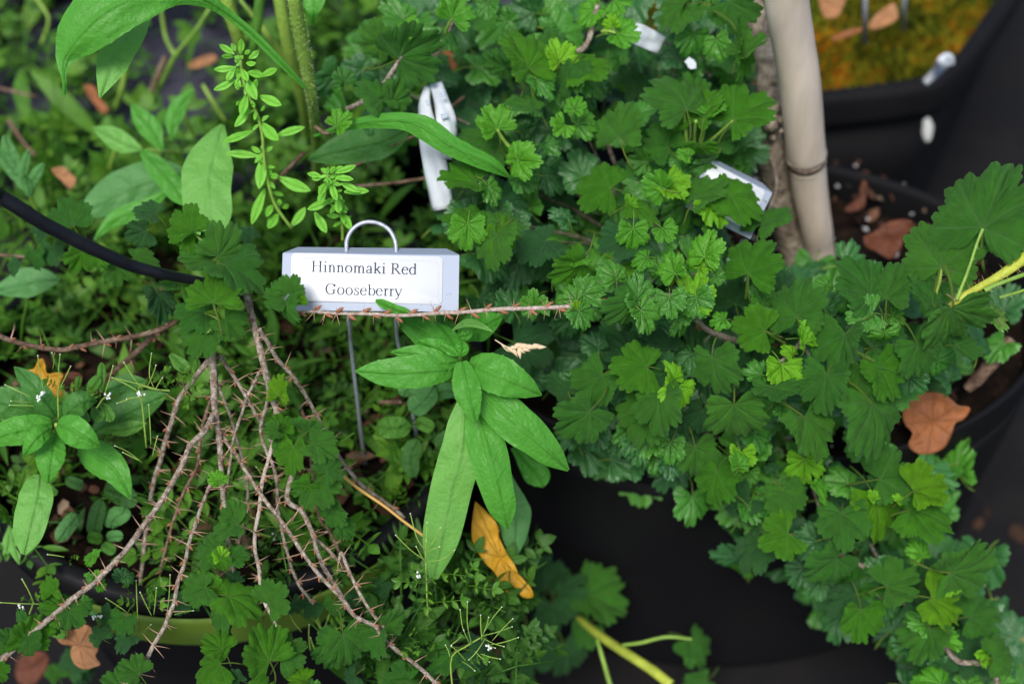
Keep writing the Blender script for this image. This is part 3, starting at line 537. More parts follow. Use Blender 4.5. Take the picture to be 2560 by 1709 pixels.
GLY['a'] = (.67, [[(.12,.5)]+arc(.3,.48,.17,.19,160,0)+[(.47,.12)]+arc(.56,.1,.09,.09,180,300,6),[(.47,.38),(.25,.3)]+arc(.25,.16,.17,.15,100,290)+[(.47,.14)]])
GLY['k'] = (.75, [[(.18,0),(.18,1.02)],[(.18,.26),(.54,.62),],[(.31,.40),(.63,.02)],[(.05,.02),(.32,.02)],[(.44,.64),(.66,.64)],[(.50,.02),(.75,.02)],[(.05,.97),(.18,1.01)]])
GLY['R'] = (1.0, [[(.22,0),(.22,1)],[(.22,.97),(.42,.97)]+arc(.43,.74,.25,.23,80,-80)+[(.22,.5)],[(.42,.5),(.84,.02)],[(.07,.02),(.38,.02)],[(.07,.98),(.3,.98)],[(.78,.02),(.98,.02)]])
GLY['e'] = (.67, [[(.09,.40),(.57,.40)]+arc(.33,.33,.255,.335,15,325,24)])
GLY['d'] = (.75, [arc(.33,.33,.25,.33,50,310,20)+[(.56,.12)],[(.56,.02),(.56,1.02)],[(.44,.97),(.56,1.01)],[(.56,.02),(.68,.02)]])
GLY['G'] = (1.09, [[(.90,.72)]+arc(.54,.5,.40,.5,38,318,28)+[(.84,.10)],[(.84,.06),(.84,.42)],[(.68,.42),(1.0,.42)],[(.90,.72),(.90,.96)]])
GLY['s'] = (.58, [[(.45,.5),(.43,.6),(.28,.66),(.14,.6),(.13,.48),(.27,.36),(.42,.27),(.46,.15),(.38,.03),(.24,0),(.1,.06),(.07,.18)]])
GLY['b'] = (.75, [[(.18,.02),(.18,1.02)],[(.18,.12)]+arc(.41,.33,.25,.33,230,490,20),[(.05,.97),(.18,1.01)]])
GLY['r'] = (.50, [[(.2,0),(.2,.66)],[(.2,.46),(.3,.62),(.42,.64)],[(.42,.66),(.42,.56)],[(.06,.02),(.36,.02)],[(.06,.6),(.2,.65)]])
GLY['y'] = (.75, [[(.12,.64),(.38,.04)],[(.64,.64),(.34,-.12),(.22,-.28),(.10,-.26)],[(.02,.65),(.26,.65)],[(.52,.65),(.74,.65)]])
def write(mb, text, x, y, cap, slope, z, mi=0, track=1.0):
    cz = 0
    for ch in text:
        if ch == ' ': x += .375*cap*track; continue
        adv, strokes = GLY[ch]
        for st in strokes:
            cz += 1; n = len(st); v = []; zz = z+(cz % 9)*.000004
            for i, p in enumerate(st):
                a = st[max(i-1,0)]; b = st[min(i+1,n-1)]; dx, dy = b[0]-a[0], b[1]-a[1]; L = math.hypot(dx, dy) or 1
                w = (TN+(TK-TN)*(abs(dy)/L)**1.5)*cap
                if ch == 'y' and st[0][0] == .64: w = .07*cap
                if ch in 'kR' and dx > 0 and dy < 0 and abs(dx)*2.2 > abs(dy) and n == 2: w = .13*cap
                px, py = x+p[0]*cap*track, y+p[1]*cap+(x+p[0]*cap)*0
                v += [(px-dy/L*w/2, py+dx/L*w/2, zz), (px+dy/L*w/2, py-dx/L*w/2, zz)]
            v = [(q[0], q[1]+slope*(q[0]), q[2]) for q in v]
            mb.add(v, [(2*i, 2*i+1, 2*i+3, 2*i+2) for i in range(n-1)])
        x += adv*cap*track
def rrect(x0, y0, x1, y1, r, n=6):
    out = []
    for cx, cy, a in ((x1-r,y1-r,0),(x0+r,y1-r,90),(x0+r,y0+r,180),(x1-r,y0+r,270)):
        for i in range(n+1): out.append((cx+r*math.cos(R(a+90*i/n)), cy+r*math.sin(R(a+90*i/n))))
    return out
def slab(mb, poly, z0, z1, M, mi=0):
    n = len(poly); v = [(p[0], p[1], z1) for p in poly]+[(p[0], p[1], z0) for p in poly]
    mb.add(v, [tuple(range(n)), tuple(range(2*n-1, n-1, -1))]+[(j, n+j, n+(j+1)%n, (j+1)%n) for j in range(n)], mi, None, M)
def plate(name, centre, rot, tilt, yaw, W_, H_, label, text, legs, leglabel=None):
    Q = MAT3 @ Euler((0,0,rot)).to_matrix() @ Euler((tilt, yaw, 0)).to_matrix()
    M = Matrix.Translation(centre) @ Q.to_4x4()
    e = thing(name, centre, label, 'plant label'); w, h = W_/2, H_/2; ch = .0068; fy = h-.0042
    # folded sheet: face + bent-back top flange, chamfered corners
    mb = MB(); t = .0006
    bend = R(48); fl = .0075
    face = [(-w, -h, 0), (w, -h, 0), (w, fy-.0005, 0), (-w, fy+.0005, 0)]
    def fold(x, s): return (x, fy+s*math.cos(bend)*.85, -s*math.sin(bend))
    nx = 24; rows = []
    grid = []
    for (s) in [(-h, 0), (fy-.0012, 0), (fy-.0004, 0), (fy, .0003), (fy, .0012), (fy, fl*.55), (fy, fl)]:
        y, sf = s; inset = ch*(sf/fl) if sf else 0; row = []
        for i in range(nx+1):
            x = (-w+inset)+(2*w-2*inset)*i/nx
            row.append(fold(x, sf) if sf else (x, y, .00025*math.sin(x*60)))
        grid.append(row)
    v = [p for r_ in grid for p in r_]; f = []
    for a in range(len(grid)-1):
        for i in range(nx): f.append((a*(nx+1)+i, a*(nx+1)+i+1, (a+1)*(nx+1)+i+1, (a+1)*(nx+1)+i))
    mb.add(v, f, 0, None, M); o = mb.obj('plate', ZINC, e, smooth=False); sm = o.modifiers.new('thick', 'SOLIDIFY'); sm.thickness = t; sm.offset = -1
    st = MB(); k = w/.0447
    x0, y0, x1, y1 = -.0401*k, -.0126, .0364*k, .0118
    sl = -.0165
    poly = [(p[0], p[1]+sl*(p[0])) for p in rrect(x0, y0, x1, y1, .0022)]
    slab(st, poly, .0004, .00075, M)
    stk = st.obj('sticker', PAPER, e)
    # printed edge line
    ln = MB(); xr, yt, rr_ = x1-.0018*k, y1-.0023, .0030
    seg = [(x0+.0004+(xr-rr_-x0-.0004)*i/12, yt) for i in range(13)]+[(xr-rr_+rr_*math.sin(R(a_)), yt-rr_+rr_*math.cos(R(a_))) for a_ in range(10, 91, 10)]+[(xr, yt-rr_-(yt-rr_-y0-.0006)*i/6) for i in range(1, 7)]
    seg = [(p[0], p[1]+sl*p[0]) for p in seg]
    vv = []
    for i, p in enumerate(seg):
        a = seg[max(i-1,0)]; b = seg[min(i+1,len(seg)-1)]; d = Vector((b[0]-a[0], b[1]-a[1])); d.normalize(); wd_ = .00016
        vv += [(p[0]-d.y*wd_, p[1]+d.x*wd_, .00079), (p[0]+d.y*wd_, p[1]-d.x*wd_, .00079)]
    ln.add(vv, [(2*i, 2*i+1, 2*i+3, 2*i+2) for i in range(len(seg)-1)], 0, None, M); ln.obj('edge_line', EDGE, stk)
    if text:
        u = .0002025/4.894; tx = MB()
        for s_, bx, by, cp, wid in text:
            loc = MB(); adv = sum(GLY[c][0] if c != ' ' else .375 for c in s_)*cp
            write(loc, s_, 0, 0, cp*u, -.0175, .00082, 0, wid/adv)
            T = Matrix.Translation(((bx-1155)*u, -(by-760)*u, 0))
            tx.add(loc.v, loc.f, 0, None, M @ T)
        tx.obj('lettering', INK, stk)
    return e, M
BD = .718
lab, LMX = plate('plant_label', at(690+1155/4.894, 540+760/4.894, BD), R(-.6), R(-8), R(0), .0894, .0335,
    'grey metal plant label with the white Hinnomaki Red Gooseberry sticker, standing on a wire hoop', [('Hinnomaki Red', 430, 690, 133, 1295), ('Gooseberry', 603, 966, 133, 950)], None)
# its wire hoop and legs
def zc(x, y, d): return at(690+x/4.894, 540+y/4.894, d)
wp = [zc(860,365,.7225), zc(875,270,.7230), zc(930,170,.7235), zc(1030,95,.7235), zc(1150,72,.7235), zc(1270,95,.7235), zc(1380,165,.7235), zc(1440,260,.7230), zc(1468,375,.7225)]
wl = [zc(935,1566,.755), zc(905,1400,.745), zc(885,1250,.735), zc(870,1000,.727), zc(862,600,.7235)]
low_l = [at_c(5,155,1500,.84), at_c(5,115,1150,.80), at_c(5,75,800,.765)]
low_r = [at_c(5,400,800,.765), at_c(5,470,1100,.80), at_c(5,545,1557,.85)]
wr = [zc(1468,600,.7235), zc(1465,1000,.727), zc(1470,1300,.738)]
w3 = MB(); allp = [at_c(5,185,1700,.87)]+low_l+wl[1:]+wp+wr+low_r+[at_c(5,575,1750,.87)]
sp = smooth_path(allp, 120); tube(w3, sp, .00112, 8); w3.obj('wire_hoop', WIRE, lab)
# second, half hidden label by the cane
plate('plant_label', at(1700+345/K, 1341/K, .785), R(-26.5), R(-8), R(0), .040, .0335,
    'tilted grey metal label half hidden by gooseberry leaves beside the bamboo cane', None, None)
# wires of a further label in the mossy pot
for x, y0, y1, d in ((1258, -60, 300, 1.02), (1525, -60, 210, 1.06)):
    w4 = MB(); tube(w4, [at_c(3, x+8, y0, d-.06), at_c(3, x, y1, d)], .0016, 8)
    o = w4.obj('wire_stake', WIRE, None, at_c(3, x, y1, d)); tag(o, 'blurred grey wire stake in the orange moss, ' + ('nearer the bamboo cane' if x < 1400 else 'beside the pointed brown leaf'), 'wire stake')

# ------------------------------------------------------------------ white plastic tags
def ribbon(pts, hw, name, m, parent=None, twist=0, th=.0006, loc=None, nv=6, curl=0.0):
    """pts: (sx, sy, depth); half widths in photo pixels; a thin strip facing roughly the camera"""
    n = 26; P = smooth_path([(*p, w) for p, w in zip(pts, hw)], n); mb = MB(); L = []
    for i, (x, y, d, w) in enumerate(P):
        a = P[max(i-1,0)]; b = P[min(i+1,n-1)]; dx, dy = b[0]-a[0], b[1]-a[1]; l = math.hypot(dx, dy) or 1
        nx_, ny_ = -dy/l, dx/l; tw = twist*i/(n-1)
        for j in range(nv+1):
            s = -1+2*j/nv; mb.v.append(at(x+nx_*s*w, y+ny_*s*w, d+math.sin(tw)*s*w/F*d+curl*s*s*w/F*d+.16*w/F*d*math.sin(5*s+i*.35)+.25*w/F*d*mn.noise(Vector((i*.3, s*1.5, w))))); mb.a.append(0)
    for i in range(n-1):
        for j in range(nv): mb.f.append((i*(nv+1)+j, i*(nv+1)+j+1, (i+1)*(nv+1)+j+1, (i+1)*(nv+1)+j)); mb.m.append(0)
    o = mb.obj(name, m, parent, loc)
    sm = o.modifiers.new('thick', 'SOLIDIFY'); sm.thickness = th; return o
wt = thing('loop_tag', at_c(2, 640, 900, .79), 'long white plastic loop tag folded over itself behind the arching weed leaf', 'plant tag')
c2 = lambda x, y, d: (*S(2, x, y), d)
ribbon([c2(600,590,.80), c2(578,720,.795), c2(600,900,.79), c2(650,1130,.79), c2(700,1430,.795)], [8,16,24,30,27], 'strip', WPL, wt, .5, curl=.2)
ribbon([c2(655,565,.80), c2(690,680,.785), c2(722,800,.78), c2(745,930,.782), c2(735,1090,.79)], [16,19,24,21,12], 'strip', WPL, wt, -.7, curl=.3)
for (x, y, s) in ((700,640,9),(712,790,11),(600,700,6)):
    ribbon([c2(x-4,y-14,.776), c2(x+4,y+18,.776)], [s*.7, s*.7], 'printed_mark', mat('pale_blue_print', (.42,.50,.60), .6), wt, 0)
wt2 = thing('white_tag', at_c(2, 2140, 260, .80), 'bright white plastic tag poking out of the leaves at the top', 'plant tag')
ribbon([c2(1900,200,.80), c2(2050,240,.80), c2(2200,315,.81)], [24,26,24], 'tag_sheet', WPL, wt2, .2)
o = ribbon([(*S(3,45,405),.80), (*S(3,80,440),.80), (*S(3,90,470),.80)], [9,11,8], 'white_tag', WPL, None, .2, loc=at_c(3,70,440,.80)); tag(o, 'tiny white tag corner between leaves left of the trunk', 'plant tag')
c3 = lambda x, y, d: (*S(3, x, y), d)
t3 = thing('crumpled_tag', at_c(3, 1780, 470, 1.0), 'crumpled bluish white tag caught on the rim of the mossy pot', 'plant tag')
ribbon([c3(1670,570,1.01), c3(1740,500,1.0), c3(1790,440,.985), c3(1830,400,.985), c3(1850,450,.99)], [9,12,16,15,9], 'sheet', WPL, t3, 1.8, curl=.5)
ribbon([c3(1745,525,.99), c3(1785,460,.98)], [6,8], 'printed_mark', BLUEP, t3, 0)
chip = MB(); M = Matrix.Translation(at_c(3, 1690, 890, 1.035)) @ MAT3.to_4x4()
ch_v = []; 
for i in range(9):
    for j in range(12):
        a = math.pi*i/8; b = 2*math.pi*j/12; k = 1+.25*mn.noise(Vector((i*.6, math.cos(b)*1.5, math.sin(b))))
        ch_v.append((math.sin(a)*math.cos(b)*.0042*k, math.cos(a)*.0088*k, math.sin(a)*math.sin(b)*.003*k))
chip.add(ch_v, [(i*12+j, i*12+(j+1)%12, (i+1)*12+(j+1)%12, (i+1)*12+j) for i in range(8) for j in range(12)], 0, None, M)
PET = mat('petal_white', (.42,.43,.40), .8, .1)
tag(chip.obj('white_petal', PET, None, at_c(3, 1690, 890, 1.035)), 'small white petal stuck on the black pot wall at right', 'petal')

# ------------------------------------------------------------------ bamboo cane, trunk, hose
CANE = barkmat('bamboo', (.56,.46,.37), (.66,.56,.46), (.71,.62,.53), 22, .25, .0005, (1,1,.25), .15); CANE.node_tree.nodes['Principled BSDF'].inputs['Roughness'].default_value = .5
cv = [(712,-330,158,.74),(728,0,150,.765),(775,290,146,.79),(822,600,141,.815),(853,980,136,.85),(860,1050,140,.858),(862,1078,136,.860),(864,1095,122,.8615),(866,1112,131,.863),(870,1140,124,.866),(886,1300,122,.882),(932,1557,108,.905),(950,1680,100,.92),(990,1900,88,.94),(1005,2010,84,.955)]
cane = thing('bamboo_cane', at_c(3, 1000, 1980, .95), 'thick pale bamboo cane standing in the right pot', 'cane')
cb = MB(); pts = [at_c(3, x, y, d) for x, y, r_, d in cv]; rad = [r_/K/F*d for x, y, r_, d in cv]
sp = smooth_path([(*at_c(3, x, y, d), r_/K/F*d) for x, y, r_, d in cv[:7]], 30)
low = smooth_path([(*at_c(3, x, y, d), r_/K/F*d) for x, y, r_, d in cv[8:]], 24)
tube(cb, [p[:3] for p in sp], [p[3] for p in sp], 28, 0, .025); 
cb.obj('upper_stalk', CANE, cane)
cb2 = MB(); tube(cb2, [p[:3] for p in low], [p[3] for p in low], 28, 0, .025); cb2.obj('lower_stalk', CANE, cane)
cn = MB(); tube(cn, pts[6:9], [rad[6]*1.0, rad[7]*1.01, rad[8]*1.0], 28); NODE = barkmat('cane_node', (.12,.08,.06), (.24,.18,.14), (.40,.34,.28), 160); cn.obj('node_ring', NODE, cane)
tv = [(470,-150,60,.84),(520,100,64,.84),(560,300,70,.845),(600,450,82,.85),(606,600,92,.855),(612,740,104,.86),(585,850,118,.865),(590,1000,122,.87),(640,1150,115,.885),(690,1400,104,.905),(745,1600,95,.925),(790,1780,92,.94),(820,1950,95,.955),(830,2050,105,.965)]
tb = MB(); sp = smooth_path([(*at_c(3, x, y, d), r_/K/F*d) for x, y, r_, d in tv], 60)
tube(tb, [p[:3] for p in sp], [p[3] for p in sp], 26, 0, .16, seed=3)
for k in range(46):                                             # the knobbly burr
    a = rng.uniform(0, 6.28); x = 640+rng.gauss(0, 42); y = 760+rng.gauss(0, 62); d = .845+rng.uniform(-.006,.008)
    c = at_c(3, x, y, d); s = rng.uniform(.0012,.0042)
    tube(tb, [c-CF*s*1.2+CU*s*.3, c-CF*s*.5, c+CF*s], [s*.35, s*1.1, s*1.25], 7, 0, .4, seed=k)
tb.obj('trunk', TRUNK, bush_r.e)
hv = [(1,-260,1150,62,.64),(1,-60,1300,56,.655),(1,0,1342,54,.66),(1,160,1440,52,.667),(1,300,1528,50,.675),(4,360,2,50,.678),(4,600,125,48,.69),(4,800,216,45,.70),(4,900,257,43,.706),(4,1100,310,38,.715),(4,1270,345,34,.725),(4,1400,372,32,.733),(4,1560,410,30,.745),(4,1700,500,29,.78),(4,1800,640,28,.83)]
hb = MB(); sp = smooth_path([(*at_c(c, x, y, d), r_/K/F*d) for c, x, y, r_, d in hv], 70); tube(hb, [p[:3] for p in sp], [p[3] for p in sp], 18)
tag(hb.obj('irrigation_hose', HOSE, None, at_c(1, 0, 1342, .66)), 'black irrigation hose curving in from the left edge', 'hose')
# ------------------------------------------------------------------ woody twigs with buds and thorns
tht = MB(); tube(tht, smooth_path([(0,0,-.06),(0,0,.1),(.01,.02,.5),(.05,.03,1.0)], 7), [.10,.062,.038,.030,.022,.013,.003], 6); THM = tht.mesh('thorn', [THORN])
BT = []
for k in range(4):
    b = MB(); q = random.Random(k)
    tube(b, [(0,0,-.1),(0,0,.1),(.02,0,.35),(.03,.02,.62),(.03,.03,.85),(.02,.03,1.02)], [.10,.17,.25,.24,.14,.02], 8, 0, .35, seed=k)
    for j in range(7):                                          # scales
        a = j*2.4; z = .12+j*.10; r = .20-.012*j
        base = Vector((math.cos(a)*r, math.sin(a)*r, z)); tip = Vector((math.cos(a)*(r*.72+.05), math.sin(a)*(r*.72+.05), z+.30))
        sd_ = Vector((-math.sin(a), math.cos(a), 0))*.12; out = Vector((math.cos(a), math.sin(a), 0))*.06
        b.add([base-sd_, base+sd_, (base+tip)/2+sd_*.9+out, tip+out*.6, (base+tip)/2-sd_*.9+out, base+out], [(0,5,4),(5,1,2),(4,5,2,3)])
    BT.append((b, b.mesh('bud', [BUD])))
def rotto(d, spin):
    return d.to_track_quat('Z', 'Y').to_matrix().to_4x4() @ Matrix.Rotation(spin, 4, 'Z')
def twig(plant, pts, m=TWIG, buds=True, step=34, thl=(15, 34), bl=(12, 22), name='twig', n=None, sharp=True, tdens=1.0):
    """pts: (sx, sy, depth, radius px)"""
    L = sum(math.hypot(pts[i+1][0]-pts[i][0], pts[i+1][1]-pts[i][1]) for i in range(len(pts)-1))
    n = max(10, int(L/7)); P = smooth_path(pts, n); mb = MB(); w = []; rr = []
    zz = rng.uniform(0, 100)
    for i, (x, y, d, r) in enumerate(P):
        jx = 1.0*mn.noise(Vector((i*.22, zz, 0))); jy = 1.0*mn.noise(Vector((i*.22, zz, 5)))
        node = .16*max(0, math.cos(i*7/step*2*math.pi))**8
        w.append(at(x+jx, y+jy, d)); rr.append(r*.8/F*d*(1+node+.09*mn.noise(Vector((i*.4, zz, 9)))))
    tube(mb, w, rr, 9, 0, .13, seed=zz)
    for q in range(int(n*1.1)):                                 # flakes of bark
        i = rng.randrange(1, n-1); t = (w[i+1]-w[i-1]).normalized(); o = t.orthogonal(); o.rotate(Matrix.Rotation(rng.uniform(0, 6.3), 3, t)); o.normalize()
        b = w[i]+o*rr[i]*.95; s = t.cross(o)*rr[i]*.28; e = b+t*rr[i]*rng.uniform(1, 2.6)+o*rr[i]*rng.uniform(.05,.35)
        mb.add([b-s, b+s, e], [(0,1,2)])
    ob = mb.obj(name, m, plant.e); ob['_n'] = 0; del ob['_n']
    if not buds: return ob
    acc = rng.uniform(.3, .9)*step; side = rng.choice((-1, 1)); bdir = 1
    for i in range(1, n-1):
        acc += math.hypot(P[i][0]-P[i-1][0], P[i][1]-P[i-1][1])
        if acc < step: continue
        acc = rng.uniform(-.2, .2)*step; side = -side
        t = (w[i+1]-w[i-1]).normalized(); sidev = t.cross(-CF).normalized()
        u = P[i][2]/F; base = w[i]
        o = (sidev*side+(-CF)*rng.uniform(-.3, .9)).normalized()
        if rng.random() < (.95 if step < 30 else .72):
            k = rng.randrange(4); s = rng.uniform(*bl)*u; d = (t*rng.choice((2.4, 1.8, 1.2))*bdir+o).normalized()
            plant.put('bud', (lambda k=k: BT[k][1]), Matrix.Translation(base+o*rr[i]*.7) @ rotto(d, rng.uniform(0, 6)) @ Matrix.Diagonal((s*.72, s*.72, s, 1)), s, BT[k][0], 0, None)
        for q in range(rng.choice((1, 1, 2, 2, 3)) if rng.random() < tdens else 0):
            s = rng.uniform(*thl)*u; o2 = (sidev*(side if q == 0 else rng.choice((-1, 1)))+(-CF)*rng.uniform(-.5, .8)+t*rng.uniform(-.55, .35)).normalized()
            plant.put('thorn', (lambda: THM), Matrix.Translation(base+o2*rr[i]*.7) @ rotto(o2, rng.uniform(0, 6)) @ Matrix.Scale(s, 4), s, tht, 0, None)
    return ob
def path(segs, d0, d1, r0, r1, mid=None):
    """segs: (crop, x, y) list"""
    P = [S(*s) for s in segs]; n = len(P); out = []
    for i, p in enumerate(P):
        t = i/(n-1); d = d0+(d1-d0)*t
        if mid is not None: d += mid*math.sin(math.pi*t)
        out.append((p[0], p[1], d, (r0+(r1-r0)*t)/K))
    return out
Z = lambda x, y: (690+x/4.894, 540+y/4.894)
hp = [(*Z(240,1158), .706, 3.4), (*Z(330,1172), .706, 3.6), (*Z(450,1166), .706, 4.2), (*Z(700,1190), .706, 5.0), (*Z(1000,1194), .706, 5.2), (*Z(1250,1200), .706, 5.4), (*Z(1450,1216), .706, 5.6), (*Z(1700,1208), .706, 5.8), (*Z(1950,1190), .706, 6), (*Z(2349,1170), .707, 6.4), (*S(5,1100,552), .708, 6.6), (*S(5,1460,543), .711, 6.8), (*S(5,1700,520), .716, 7.2), (*S(5,1850,518), .72, 7), (*S(5,2010,500), .73, 7.5), (*S(5,2300,470), .745, 8), (*S(6,200,700), .79, 9), (*S(6,700,850), .85, 11)]
twig(bush_r, hp, PALE_TWIG, step=29, thl=(16, 34), bl=(19, 27), name='fruiting_twig')
TW = [
 (path([(4,1480,1000),(4,1430,1200),(4,1370,1400),(7,1350,60),(7,1250,260),(7,1180,460),(7,1130,640),(7,1090,800)], .75, .775, 15, 12), OLD_TWIG),
 (path([(4,1790,900),(4,1830,1150),(4,1780,1400),(7,1880,120),(7,1900,360),(7,1950,620),(7,2030,860),(7,2140,1010)], .75, .76, 16, 12), TWIG),
 (path([(4,1460,1000),(4,1560,1250),(4,1620,1450),(7,1680,120),(7,1690,340),(7,1640,560),(7,1600,700)], .755, .765, 13, 10), TWIG),
 (path([(4,1640,330),(4,1680,440),(4,1720,600),(4,1760,760),(4,1800,930),(4,1840,1100),(4,1890,1250),(4,1960,1420),(4,2030,1557),(7,1960,280),(7,2060,380),(7,2130,520),(7,2190,720),(7,2300,900),(8,60,1050)], .735, .745, 34, 16, -.012), TWIG),
 (path([(4,1770,690),(4,1840,800),(4,1900,900),(4,1990,1000),(4,2080,1130),(4,2170,1290),(4,2230,1420),(8,20,40),(8,140,190),(8,290,300),(8,440,420)], .722, .79, 19, 15), TWIG),
 (path([(4,1770,985),(4,1690,1150),(4,1650,1270),(4,1600,1420),(4,1580,1557),(7,1560,120),(7,1545,260)], .712, .745, 15, 11), TWIG),
 (path([(4,1440,600),(4,1450,870),(4,1460,1000),(4,1465,1200),(4,1480,1330),(4,1500,1450),(4,1505,1557),(7,1520,250),(7,1550,450),(7,1575,700),(7,1630,880)], .73, .745, 34, 18), TWIG),
 (path([(4,1440,880),(4,1340,1010),(4,1230,1160),(4,1170,1330),(4,1130,1450),(4,1105,1557),(7,1050,180),(7,1010,420),(7,970,750),(7,960,920),(7,940,1100)], .745, .80, 24, 16), TWIG),
 (path([(4,1450,1280),(4,1400,1380),(4,1300,1480),(7,1270,0),(7,1180,180),(7,1060,370),(7,980,480),(7,870,630),(7,740,770),(7,640,870),(7,500,970),(7,400,1060),(7,290,1150),(7,80,1330),(7,-60,1430)], .73, .712, 24, 24, -.012), TWIG),
 (path([(4,1500,870),(4,1560,960),(4,1640,1080),(4,1710,1200),(4,1770,1310),(4,1830,1420),(4,1900,1540)], .74, .765, 17, 14), TWIG),
 (path([(4,1510,1390),(4,1560,1480),(7,1620,0),(7,1720,170),(7,1810,300),(7,1940,470),(7,2040,620),(7,2170,800),(7,2349,990),(8,100,1090),(8,240,1165),(8,330,1280),(8,540,1440),(8,700,1600)], .742, .74, 17, 17, -.02), TWIG),
 (path([(4,1880,1230),(4,1880,1390),(4,1840,1557),(7,1790,180),(7,1770,370),(7,1745,500),(7,1740,640),(7,1770,770),(7,1775,860),(7,1810,1000),(7,1850,1080),(7,1910,1220),(7,1960,1400)], .735, .712, 17, 16), PALE_TWIG),
 (path([(7,1500,100),(7,1440,190),(7,1380,330),(7,1330,480),(7,1290,600),(7,1265,720),(7,1215,860),(7,1185,1010),(7,1120,1170),(7,1050,1290),(7,980,1420),(7,860,1580)], .745, .715, 15, 20), TWIG),
 (path([(4,-60,690),(4,20,745),(4,100,775),(4,200,800),(4,400,832),(4,560,805),(4,750,768),(4,900,742),(4,1000,722),(4,1100,690),(4,1200,640)], .745, .79, 22, 22), OLD_TWIG),
 (path([(4,1080,710),(4,950,830),(4,850,920),(4,760,1000),(4,640,1130)], .785, .83, 28, 20), OLD_TWIG),
 (path([(7,2130,540),(7,2250,650),(7,2310,710),(8,10,660),(8,60,780),(8,130,930),(8,210,1060),(8,300,1170)], .745, .735, 14, 15), TWIG),
 (path([(4,2060,1240),(4,2100,1400),(7,2170,380),(7,2240,500),(7,2310,640),(7,2349,770)], .75, .765, 14, 13), OLD_TWIG),
]
for P, m in TW:
    old = m is OLD_TWIG
    twig(bush_l, P, m, step=32, thl=(20, 42), bl=(11, 17), tdens=.7 if old else .95)
for P, m in [  # thin background twigs
 (path([(1,1130,390),(1,1060,560),(1,970,740)], .98, 1.0, 26, 30), OLD_TWIG),
 (path([(1,-20,600),(1,250,660)], .98, .98, 14, 12), OLD_TWIG),
 (path([(1,60,820),(1,150,960),(1,240,1060)], .96, .96, 18, 14), OLD_TWIG),
 (path([(5,270,1185),(5,420,1190)], .80, .80, 18, 18), OLD_TWIG),
 (path([(4,-20,180),(4,140,195),(4,330,205)], .85, .84, 12, 12), OLD_TWIG),
 (path([(7,1120,700),(7,1240,580),(7,1330,470)], .80, .78, 16, 12), OLD_TWIG)]:
    twig(bush_l, P, m, buds=False)
for P, m in [
 (path([(2,-120,1180),(2,100,1130),(2,330,1010),(2,560,905)], .82, .80, 16, 12), OLD_TWIG),
 (path([(2,80,1275),(2,340,1250),(2,600,1215)], .84, .82, 12, 16), OLD_TWIG),
 (path([(2,720,760),(2,850,660)], .84, .84, 16, 12), OLD_TWIG),
 (path([(2,50,745),(2,160,690),(2,310,560),(2,480,260)], .80, .775, 22, 18), TWIG),
 (path([(2,640,400),(2,720,240),(2,790,130)], .81, .80, 26, 22), TWIG),
 (path([(2,1760,30),(2,1740,120),(2,1690,290),(2,1620,360)], .785, .79, 22, 26), TWIG),
 (path([(1,2150,860),(1,2230,910),(1,2300,850)], .78, .78, 16, 14), OLD_TWIG),
 (path([(1,2080,1040),(1,1930,1190),(1,1880,1240)], .80, .80, 18, 18), OLD_TWIG),
 (path([(9,1690,1175),(9,1790,1270),(9,1900,1400),(9,2120,1430),(9,2170,1600)], .79, .80, 26, 22), TWIG),
 (path([(9,600,500),(9,1000,640),(9,1150,700),(9,1260,760)], .80, .785, 24, 18), TWIG),
 (path([(6,520,1000),(6,760,860),(6,820,780),(6,900,900)], .76, .76, 14, 14), TWIG)]:
    twig(bush_r, P, m, buds=False)
# boughs inside the right bush: from the trunk foot and burr out to leaf clusters
core = at_c(3, 700, 1500, .91); tgt = [l for l in leaves if owner(l[0], l[1], l[5]) == 'right']
for k in range(26):
    l = tgt[rng.randrange(len(tgt))]; x, y = l[1]; d = max(l[6]+.03, .775)
    st = S(6, 600+rng.uniform(-60,60), 700+rng.uniform(-100,100)) if l[0] in (9,6) else (S(5, 2100, 200) if rng.random() < .5 else S(3, 520, 850))
    a = (st[0], st[1], .87, 6); m_ = ((a[0]+x)/2+rng.gauss(0,30), (a[1]+y)/2+rng.gauss(0,30), (.86+d)/2+.02, 4.5)
    twig(bush_r, [a, m_, (x, y, d, 3)], TWIG, buds=False)
ys = MB(); P = path([(8,-30,90),(8,60,170),(8,150,240),(8,300,340),(8,440,450),(8,590,560)], .742, .755, 13, 9); sp = smooth_path([(*at(x,y,d), r/F*d) for x,y,d,r in P], 24)
tube(ys, [p[:3] for p in sp], [p[3] for p in sp], 8, 0, .1); YST = mat('yellow_stem', (.62,.36,.10), .5)
tag(ys.obj('leaf_stalk', YST, None, at_c(8,300,340,.75)), 'yellow leaf stalk slanting past the twigs below the label legs', 'leaf stalk')
